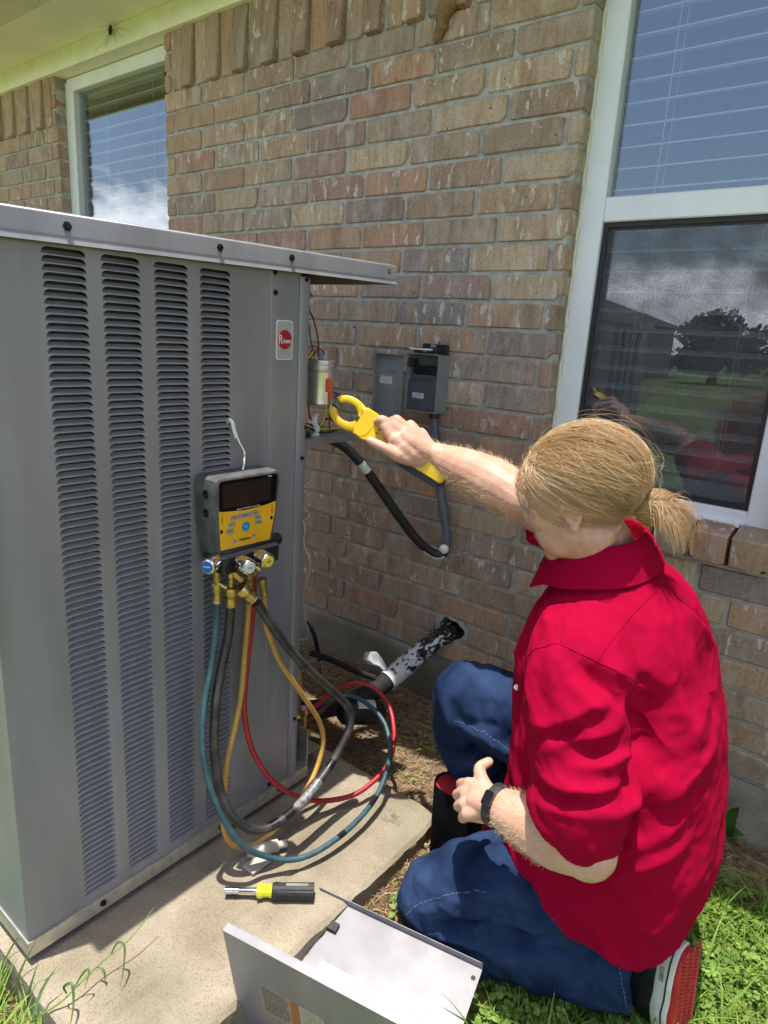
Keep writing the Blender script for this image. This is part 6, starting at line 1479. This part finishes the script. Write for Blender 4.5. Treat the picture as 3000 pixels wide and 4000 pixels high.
# ------------------------------------------------------------------ lawn, straw, weeds, nests
def tone_mat(name, stops, rough=.6, trans=0.0):
    m = bpy.data.materials.new(name); m.use_nodes = True; t = m.node_tree; n = t.nodes; lk = t.links.new; b = n['Principled BSDF']
    b.inputs['Roughness'].default_value = rough; b.inputs['Specular IOR Level'].default_value = .3
    a = n.new('ShaderNodeAttribute'); a.attribute_name = 'tone'; r = n.new('ShaderNodeValToRGB'); lk(a.outputs['Fac'], r.inputs['Fac'])
    while len(r.color_ramp.elements) < len(stops): r.color_ramp.elements.new(.5)
    for e_, (p, c) in zip(r.color_ramp.elements, stops): e_.position = p; e_.color = tuple(c)+(1,)
    lk(r.outputs[0], b.inputs['Base Color'])
    if trans:
        tl_ = n.new('ShaderNodeBsdfTranslucent'); lk(r.outputs[0], tl_.inputs['Color']); mx = n.new('ShaderNodeMixShader'); mx.inputs['Fac'].default_value = trans
        out = n['Material Output']; lk(b.outputs[0], mx.inputs[1]); lk(tl_.outputs[0], mx.inputs[2]); lk(mx.outputs[0], out.inputs['Surface'])
    return m
M_grass = tone_mat('grass_blade', [(0, (.36, .29, .11)), (.22, (.25, .28, .06)), (.55, (.16, .29, .04)), (1, (.32, .46, .085))], .5, .35)
M_clover = tone_mat('clover_leaf', [(0, (.12, .20, .04)), (.5, (.20, .35, .065)), (1, (.34, .50, .13))], .5, .35)
M_straw = tone_mat('straw', [(0, (.10, .06, .03)), (.5, (.30, .20, .10)), (1, (.55, .42, .25))], .8)
def tone_mesh(name, vs, fs, tn, m_):
    me = bpy.data.meshes.new(name); me.from_pydata(np.asarray(vs).tolist(), [], fs); me.materials.append(m_)
    a = me.attributes.new('tone', 'FLOAT', 'POINT'); a.data.foreach_set('value', tn); me.update(); return me
gr_r = np.random.default_rng(21)
def lawn_w(x, y):
    w = 0.0
    if y < -.17 and x > 1.02:
        w = min(1, (x-1.0)/.25)*sstep(-.15, -.28, y) if False else min(1.0, (x-1.0)/.22)*min(1.0, max(0, (-.15-y)/.14))
    if y < -1.375 and x < 1.4: w = max(w, min(1.0, (-1.370-y)/.05))
    if x > .98 and y < -.80: w = max(w, min(1.0, (x-.95)/.2))
    w *= .35+.9*max(0, .5+.9*fbm(x, y, 4.5, 8.0))
    return w
def on_panel(x, y):
    d = V(x, y, 0.03)-PO; return -.02 < d@PE < .38 and -.03 < d@PA < .285
def scatter(n, box):
    out = []
    while len(out) < n:
        x, y = gr_r.uniform(box[0], box[1]), gr_r.uniform(box[2], box[3])
        if sx0 < x < sx1+.01 and sy0-.005 < y < sy1: continue
        if on_panel(x, y): continue
        if gr_r.random() < lawn_w(x, y): out.append((x, y))
    return out
vs, fs, tn = [], [], []
def blade(x, y, z, L_, w, lean, tone, seg=3):
    a = gr_r.uniform(0, 6.28); d = V(math.cos(a), math.sin(a), 0); s = V(-d[1], d[0], 0); o = len(vs)
    for k in range(seg+1):
        t = k/seg; p = V(x, y, z)+d*(lean*L_*t*t)+V(0, 0, L_*t*(1-.35*lean*t)); ww = w*(1-t**1.6)+.0003
        vs.append(p-s*ww); vs.append(p+s*ww); tn.append(tone); tn.append(tone)
    for k in range(seg): fs.append((o+2*k, o+2*k+1, o+2*k+3, o+2*k+2))
for (x, y) in scatter(15000, (1.0, 2.0, -1.1, -.16))+scatter(6500, (.15, 1.0, -1.75, -1.37))+scatter(6000, (1.0, 3.2, -2.8, -.16)):
    f = fbm(x, y, 3.0, 2.0)
    blade(x, y, ground_z(x, y)-.003, gr_r.uniform(.018, .060)*(1+.5*f), gr_r.uniform(.0010, .0024), gr_r.uniform(.2, 1.3), float(np.clip(.55+.25*gr_r.normal()+.3*f, 0, 1)))
for (x, y) in scatter(240, (1.05, 1.9, -1.0, -.2))+scatter(260, (.25, .75, -1.55, -1.37)): blade(x, y, ground_z(x, y), gr_r.uniform(.08, .15), gr_r.uniform(.002, .0036), gr_r.uniform(.3, 1.0), float(gr_r.uniform(.5, .95)), 5)
g_ = obj('grass', tone_mesh('grass', vs, fs, tn, M_grass)); tag(g_, 'short sunlit lawn grass behind and beside the kneeling person', 'grass'); stuff(g_)
vs, fs, tn = [], [], []
def leaflet(p, R, nrm, tone):
    nrm = unit(nrm); s = unit(np.cross(nrm, gr_r.normal(size=3))); u = np.cross(nrm, s); o = len(vs)
    for k in range(8): a = k*math.pi/4; q = R*(1 if k else .75); vs.append(p+s*q*math.cos(a)+u*q*.85*math.sin(a)+nrm*(.18*R*math.cos(2*a))); tn.append(tone)
    vs.append(p-nrm*R*.12); tn.append(tone*.85)
    for k in range(8): fs.append((o+k, o+(k+1) % 8, o+8))
for (x, y) in scatter(2600, (1.05, 1.95, -1.05, -.17))+scatter(600, (.95, 1.5, -1.3, -.75)):
    z = ground_z(x, y)+gr_r.uniform(.006, .030); t0 = float(np.clip(.5+.25*gr_r.normal(), 0, 1))
    for k in range(3):
        a = k*2.09+gr_r.uniform(0, 1); r = gr_r.uniform(.0045, .0085); leaflet(V(x+r*1.1*math.cos(a), y+r*1.1*math.sin(a), z+gr_r.uniform(-.002, .003)), r, V(.35*gr_r.normal(), .35*gr_r.normal(), 1), t0)
def sprig(x, y, n, R=.006, h=.03):
    for k in range(n): leaflet(V(x+gr_r.normal()*R*2.2, y+gr_r.normal()*R*2.2, ground_z(x, y)+gr_r.uniform(.2, 1)*h), R*gr_r.uniform(.6, 1.2), V(.5*gr_r.normal(), .5*gr_r.normal(), 1), float(gr_r.uniform(.4, 1)))
for (x, y, n) in ((.60, -.19, 16), (.63, -.23, 12), (.69, -.36, 9), (.60, -.42, 6), (.49, -.2, 7), (.47, -.31, 6), (.93, -.60, 12), (.925, -.70, 14), (.97, -.72, 10), (.945, -.78, 22), (.98, -.80, 20), (.92, -.56, 8), (.76, -.32, 8)): sprig(x, y, n)
c_ = obj('clover', tone_mesh('clover', vs, fs, tn, M_clover)); tag(c_, 'small round clover leaves growing low through the lawn and soil', 'clover'); stuff(c_)
vs, fs, tn = [], [], []
def stick(x, y, z, L_, r, tone, pit=.25):
    a = gr_r.uniform(0, 6.28); d = unit(V(math.cos(a), math.sin(a), pit*gr_r.normal())); s = unit(np.cross(d, V(0, 0, 1))); u = np.cross(s, d); bow = gr_r.normal()*.18*L_; o = len(vs)
    for k in range(4):
        t = k/3-.5; p = V(x, y, z)+d*L_*t+s*bow*(1-4*t*t)
        for g in range(3): vs.append(p+r*(math.cos(2.09*g)*s+math.sin(2.09*g)*u)); tn.append(tone)
    for k in range(3):
        for g in range(3): fs.append((o+3*k+g, o+3*k+(g+1) % 3, o+3*k+3+(g+1) % 3, o+3*k+3+g))
def straw_patch(n, x0, x1, y0, y1, L_=(.02, .07), dark=0.0):
    k = 0
    while k < n:
        x, y = gr_r.uniform(x0, x1), gr_r.uniform(y0, y1)
        if sx0 < x < sx1+.004 and sy0 < y < sy1+.004: continue
        if on_panel(x, y): k += 1; continue
        stick(x, y, ground_z(x, y)+gr_r.uniform(.001, .008), gr_r.uniform(*L_), gr_r.uniform(.0004, .0011), float(np.clip(gr_r.beta(1.5, 1.7)-dark, 0, 1))); k += 1
straw_patch(4200, -.2, .90, -.52, -.02); straw_patch(3400, .88, 1.05, -1.35, -.40); straw_patch(900, .62, 1.0, -1.6, -1.2); straw_patch(1200, 1.05, 2.0, -.20, -.02, dark=.15); straw_patch(500, 1.0, 1.8, -.9, -.2, (.02, .05)); straw_patch(1500, .2, .9, -1.65, -1.37)
s_ = obj('straw', tone_mesh('straw', vs, fs, tn, M_straw)); tag(s_, 'dry straw and pine needles scattered over the bare soil', 'straw'); stuff(s_)
# runner of grass reaching over the pad
rn = thing('grass_runner', 'long green grass runner with bent leaves stretched across the corner of the pad', 'grass runner', (.62, -1.40, SLAB))
RP = spline([(.650, -1.385, .085), (.668, -1.355, .104), (.672, -1.330, .116), (.668, -1.285, .124), (.672, -1.225, .138), (.665, -1.175, .160)], 8)
MB().tube(RP, np.linspace(.0018, .0007, len(RP)), 6).build('stem', M_rn1 if False else mat('runner_green', (.13, .21, .035), .5, var=.2), rn)
Mrl = mat('runner_leaf', (.07, .13, .025), .5, var=.25)
def strip(pts, w, name_, par, m_):
    P = spline(pts, 6); n_ = len(P); b = MB(); T = np.gradient(P, axis=0); v_ = []
    for i in range(n_): s = unit(np.cross(T[i], CAM-P[i])); ww = w*math.sin(math.pi*min(.97, .12+.88*i/(n_-1)))+.0002; v_ += [P[i]-s*ww, P[i]+s*ww]
    b.add(v_, [(2*i, 2*i+1, 2*i+3, 2*i+2) for i in range(n_-1)]); b.build(name_, m_, par, smooth=180)
strip([(.668, -1.345, .112), (.676, -1.352, .140), (.690, -1.345, .150), (.706, -1.352, .125), (.720, -1.368, .098)], .0022, 'leaf', rn, Mrl); strip([(.670, -1.335, .114), (.676, -1.318, .140), (.684, -1.312, .145), (.690, -1.325, .120)], .0018, 'leaf', rn, Mrl)
strip([(.668, -1.265, .127), (.676, -1.255, .152), (.690, -1.25, .150), (.705, -1.262, .122), (.715, -1.275, .100)], .0018, 'leaf', rn, Mrl); strip([(.668, -1.29, .122), (.680, -1.285, .118), (.688, -1.287, .100)], .0020, 'leaf', rn, Mrl)
strip([(.660, -1.400, .098), (.645, -1.375, .128), (.640, -1.345, .150)], .0024, 'leaf', rn, Mrl)
for k, (x, y, dx, dy, h) in enumerate(((.60, -1.385, -.01, .03, .08), (.56, -1.39, .0, .05, .10), (.50, -1.385, .01, .045, .09))):
    strip([(x, y, .05), (x+dx*.3, y+dy*.3, .05+h*.5), (x+dx, y+dy, .05+h)], .0018, 'leaf', rn, Mrl)
wd = thing('weed', 'single broad leaved weed sprouting against the foundation', 'weed', (1.44, -.03, .04))
Mwl = mat('weed_leaf', (.05, .12, .022), .5, var=.3)
for k in range(6): a = k*1.05; strip([(1.43, -.035, .045), (1.43+.02*math.cos(a), -.05+.012*math.sin(a), .075+.01*k), (1.43+.045*math.cos(a), -.06+.02*math.sin(a), .085+.016*k)], .012, 'leaf', wd, Mwl)
# nests
nest = thing('mud_nest', 'brown mud dauber nest stuck on the bricks under the eave', 'nest', (.36, -.015, 2.04))
nb = MB(); nr = np.random.default_rng(4)
for k in range(20): t = k/19; nb.sphere((.338+.052*t+.010*nr.normal()*t, -.010-.008*nr.random(), 2.038+.115*t), (.012+.020*t, .012+.010*t, .022), 12, 8)
ripple_me = voxel(nb, .004, 2, 'mud'); ripple(ripple_me, .006, 60, 1.0); finish(ripple_me, 'mud', mat('dry_mud', (.17, .105, .05), .95, var=.45, scale=40, c2=(.26, .15, .055), bump=.8, bscale=200), nest)
wn_ = thing('wasp_nest', 'small grey paper wasp nest in the window corner below the frieze', 'nest', (-1.02, .03, 2.20))
wp = MB()
for i in range(-3, 4):
    for j in range(-3, 4):
        x, z = i*.0065+(j % 2)*.0032, j*.0058
        if x*x+z*z < .0205**2: wp.lathe([(.0031, 0), (.0034, .010+.004*random.random()), (.0026, .010), (.0024, .002)], (-1.013+x, .045, 2.185+z), (.1, -1, .05), 6)
wp.tube([(-1.013, .052, 2.185), (-1.0, .052, 2.20)], .002, 6); stuff(wp.build('cells', mat('nest_paper', (.24, .22, .18), .9, var=.3), wn_, smooth=0))
coc = thing('cocoon', 'dark brown cocoon hanging under the soffit in a patch of cobweb', 'cocoon', (-1.28, -.05, 2.36))
MB().lathe([(0, 0), (.006, .006), (.0085, .016), (.007, .028), (.003, .038), (0, .042)], (-1.285, -.045, 2.338), (0, .1, 1), 12).build('case', mat('cocoon_brown', (.05, .03, .015), .7), coc, smooth=60)
wbm = MB()
for k in range(16): a = V(-1.285, -.035, 2.36); q = a+V(nr.normal()*.10, -.02*nr.random(), -.05+.05*nr.normal()); q[2] = min(2.382, max(2.302, q[2])); wbm.tube([a+.02*nr.normal(size=3)*V(1, .3, .5), q], .0005, 4)
stuff(wbm.build('cobweb', mat('cobweb_grey', (.12, .11, .08), .9), coc))
# ------------------------------------------------------------------ what the windows mirror: neighbouring house and trees across the lawn
nh = thing('neighbour_house', 'low pale neighbouring house with a dark gabled roof across the lawn', 'house', (-15.5, -33, 0))
M_siding = mat('pale_siding', (.42, .40, .35), .8, var=.08); M_nroof = mat('dark_roof', (.07, .065, .06), .9, var=.2, scale=3)
MB().box((-22, -37, 0), (-9.4, -29, 2.5)).build('walls', M_siding, nh, smooth=0)
MB().add([(-22.7, -28.4, 2.45), (-8.7, -28.4, 2.45), (-8.7, -37.6, 2.45), (-22.7, -37.6, 2.45), (-19.5, -33, 3.9), (-12.5, -33, 3.9)], [(0, 4, 5, 1), (2, 5, 4, 3), (0, 3, 4), (1, 5, 2), (0, 1, 2, 3)]).build('roof', M_nroof, nh, smooth=0)
for x in (-20.5, -17, -13.5):
    MB().box((x, -29.0, .9), (x+1.1, -28.95, 2.1)).build('window', M_gloss, nh, smooth=0)
MB().box((-11.4, -29.0, .05), (-10.5, -28.95, 2.1)).build('door', M_white, nh, smooth=0)
M_bark = mat('bark', (.09, .06, .04), .95, var=.3, scale=8, bump=.6, bscale=30)
M_leafd = mat('tree_leaves', (.05, .085, .022), .6, var=.45, scale=1.2)
def leaf_cloud(b, c, R, n, size, r_):
    for _ in range(n):
        d = r_.normal(size=3); d /= np.linalg.norm(d); k = r_.random()**.45; p = c+R*d*k
        u = unit(r_.normal(size=3)); w = unit(np.cross(u, r_.normal(size=3))); s = size*r_.uniform(.6, 1.3)
        b.add([p-u*s, p+w*s*.6, p+u*s, p-w*s*.6], [(0, 1, 2, 3)])
tr_r = np.random.default_rng(5)
for i, (x, y, h, w, lb_) in enumerate(((-5.8, -31, 3.3, 2.2, 'broad low leafy tree beside the neighbouring house'), (-1.6, -36, 3.7, 2.9, 'widest leafy tree across the lawn in front of the hedge'), (-27, -40, 4.2, 2.2, 'leafy tree standing apart beyond the far gable of the neighbouring house'), (3.2, -33, 3.0, 2.4, 'squat leafy tree at the open end of the hedge'))):
    t = thing('leafy_tree', lb_, 'tree', (x, y, 0), 'trees across the lawn')
    tb_ = MB().tube([(x, y, 0), (x+.1, y, h*.3), (x-.05, y+.1, h*.6)], [.22, .16, .08], 10)
    for k in range(5): a = k*1.3; tb_.tube([(x, y, h*.28+k*.1), (x+math.cos(a)*w*.5, y+math.sin(a)*w*.5, h*.6+k*.1)], [.07, .03], 6)
    tb_.build('trunk', M_bark, t)
    cb = MB()
    for k in range(24):
        a = tr_r.uniform(0, 6.28); q = tr_r.uniform(0, .8)*w
        leaf_cloud(cb, V(x+math.cos(a)*q, y+math.sin(a)*q, h*(.22+.66*tr_r.random())), V(w*.38, w*.38, h*.14), 150, .15, tr_r)
    cb.build('crown', M_leafd, t, smooth=0)
hd = MB()
for k in range(90): leaf_cloud(hd, V(-45+k*1.0, -48+2*math.sin(k), .9), V(1.0, .8, .9), 40, .25, tr_r)
h_ = hd.build('far_hedge', M_leafd, None, smooth=0); tag(h_, 'long dark hedge along the far side of the lawn', 'hedge'); stuff(h_)
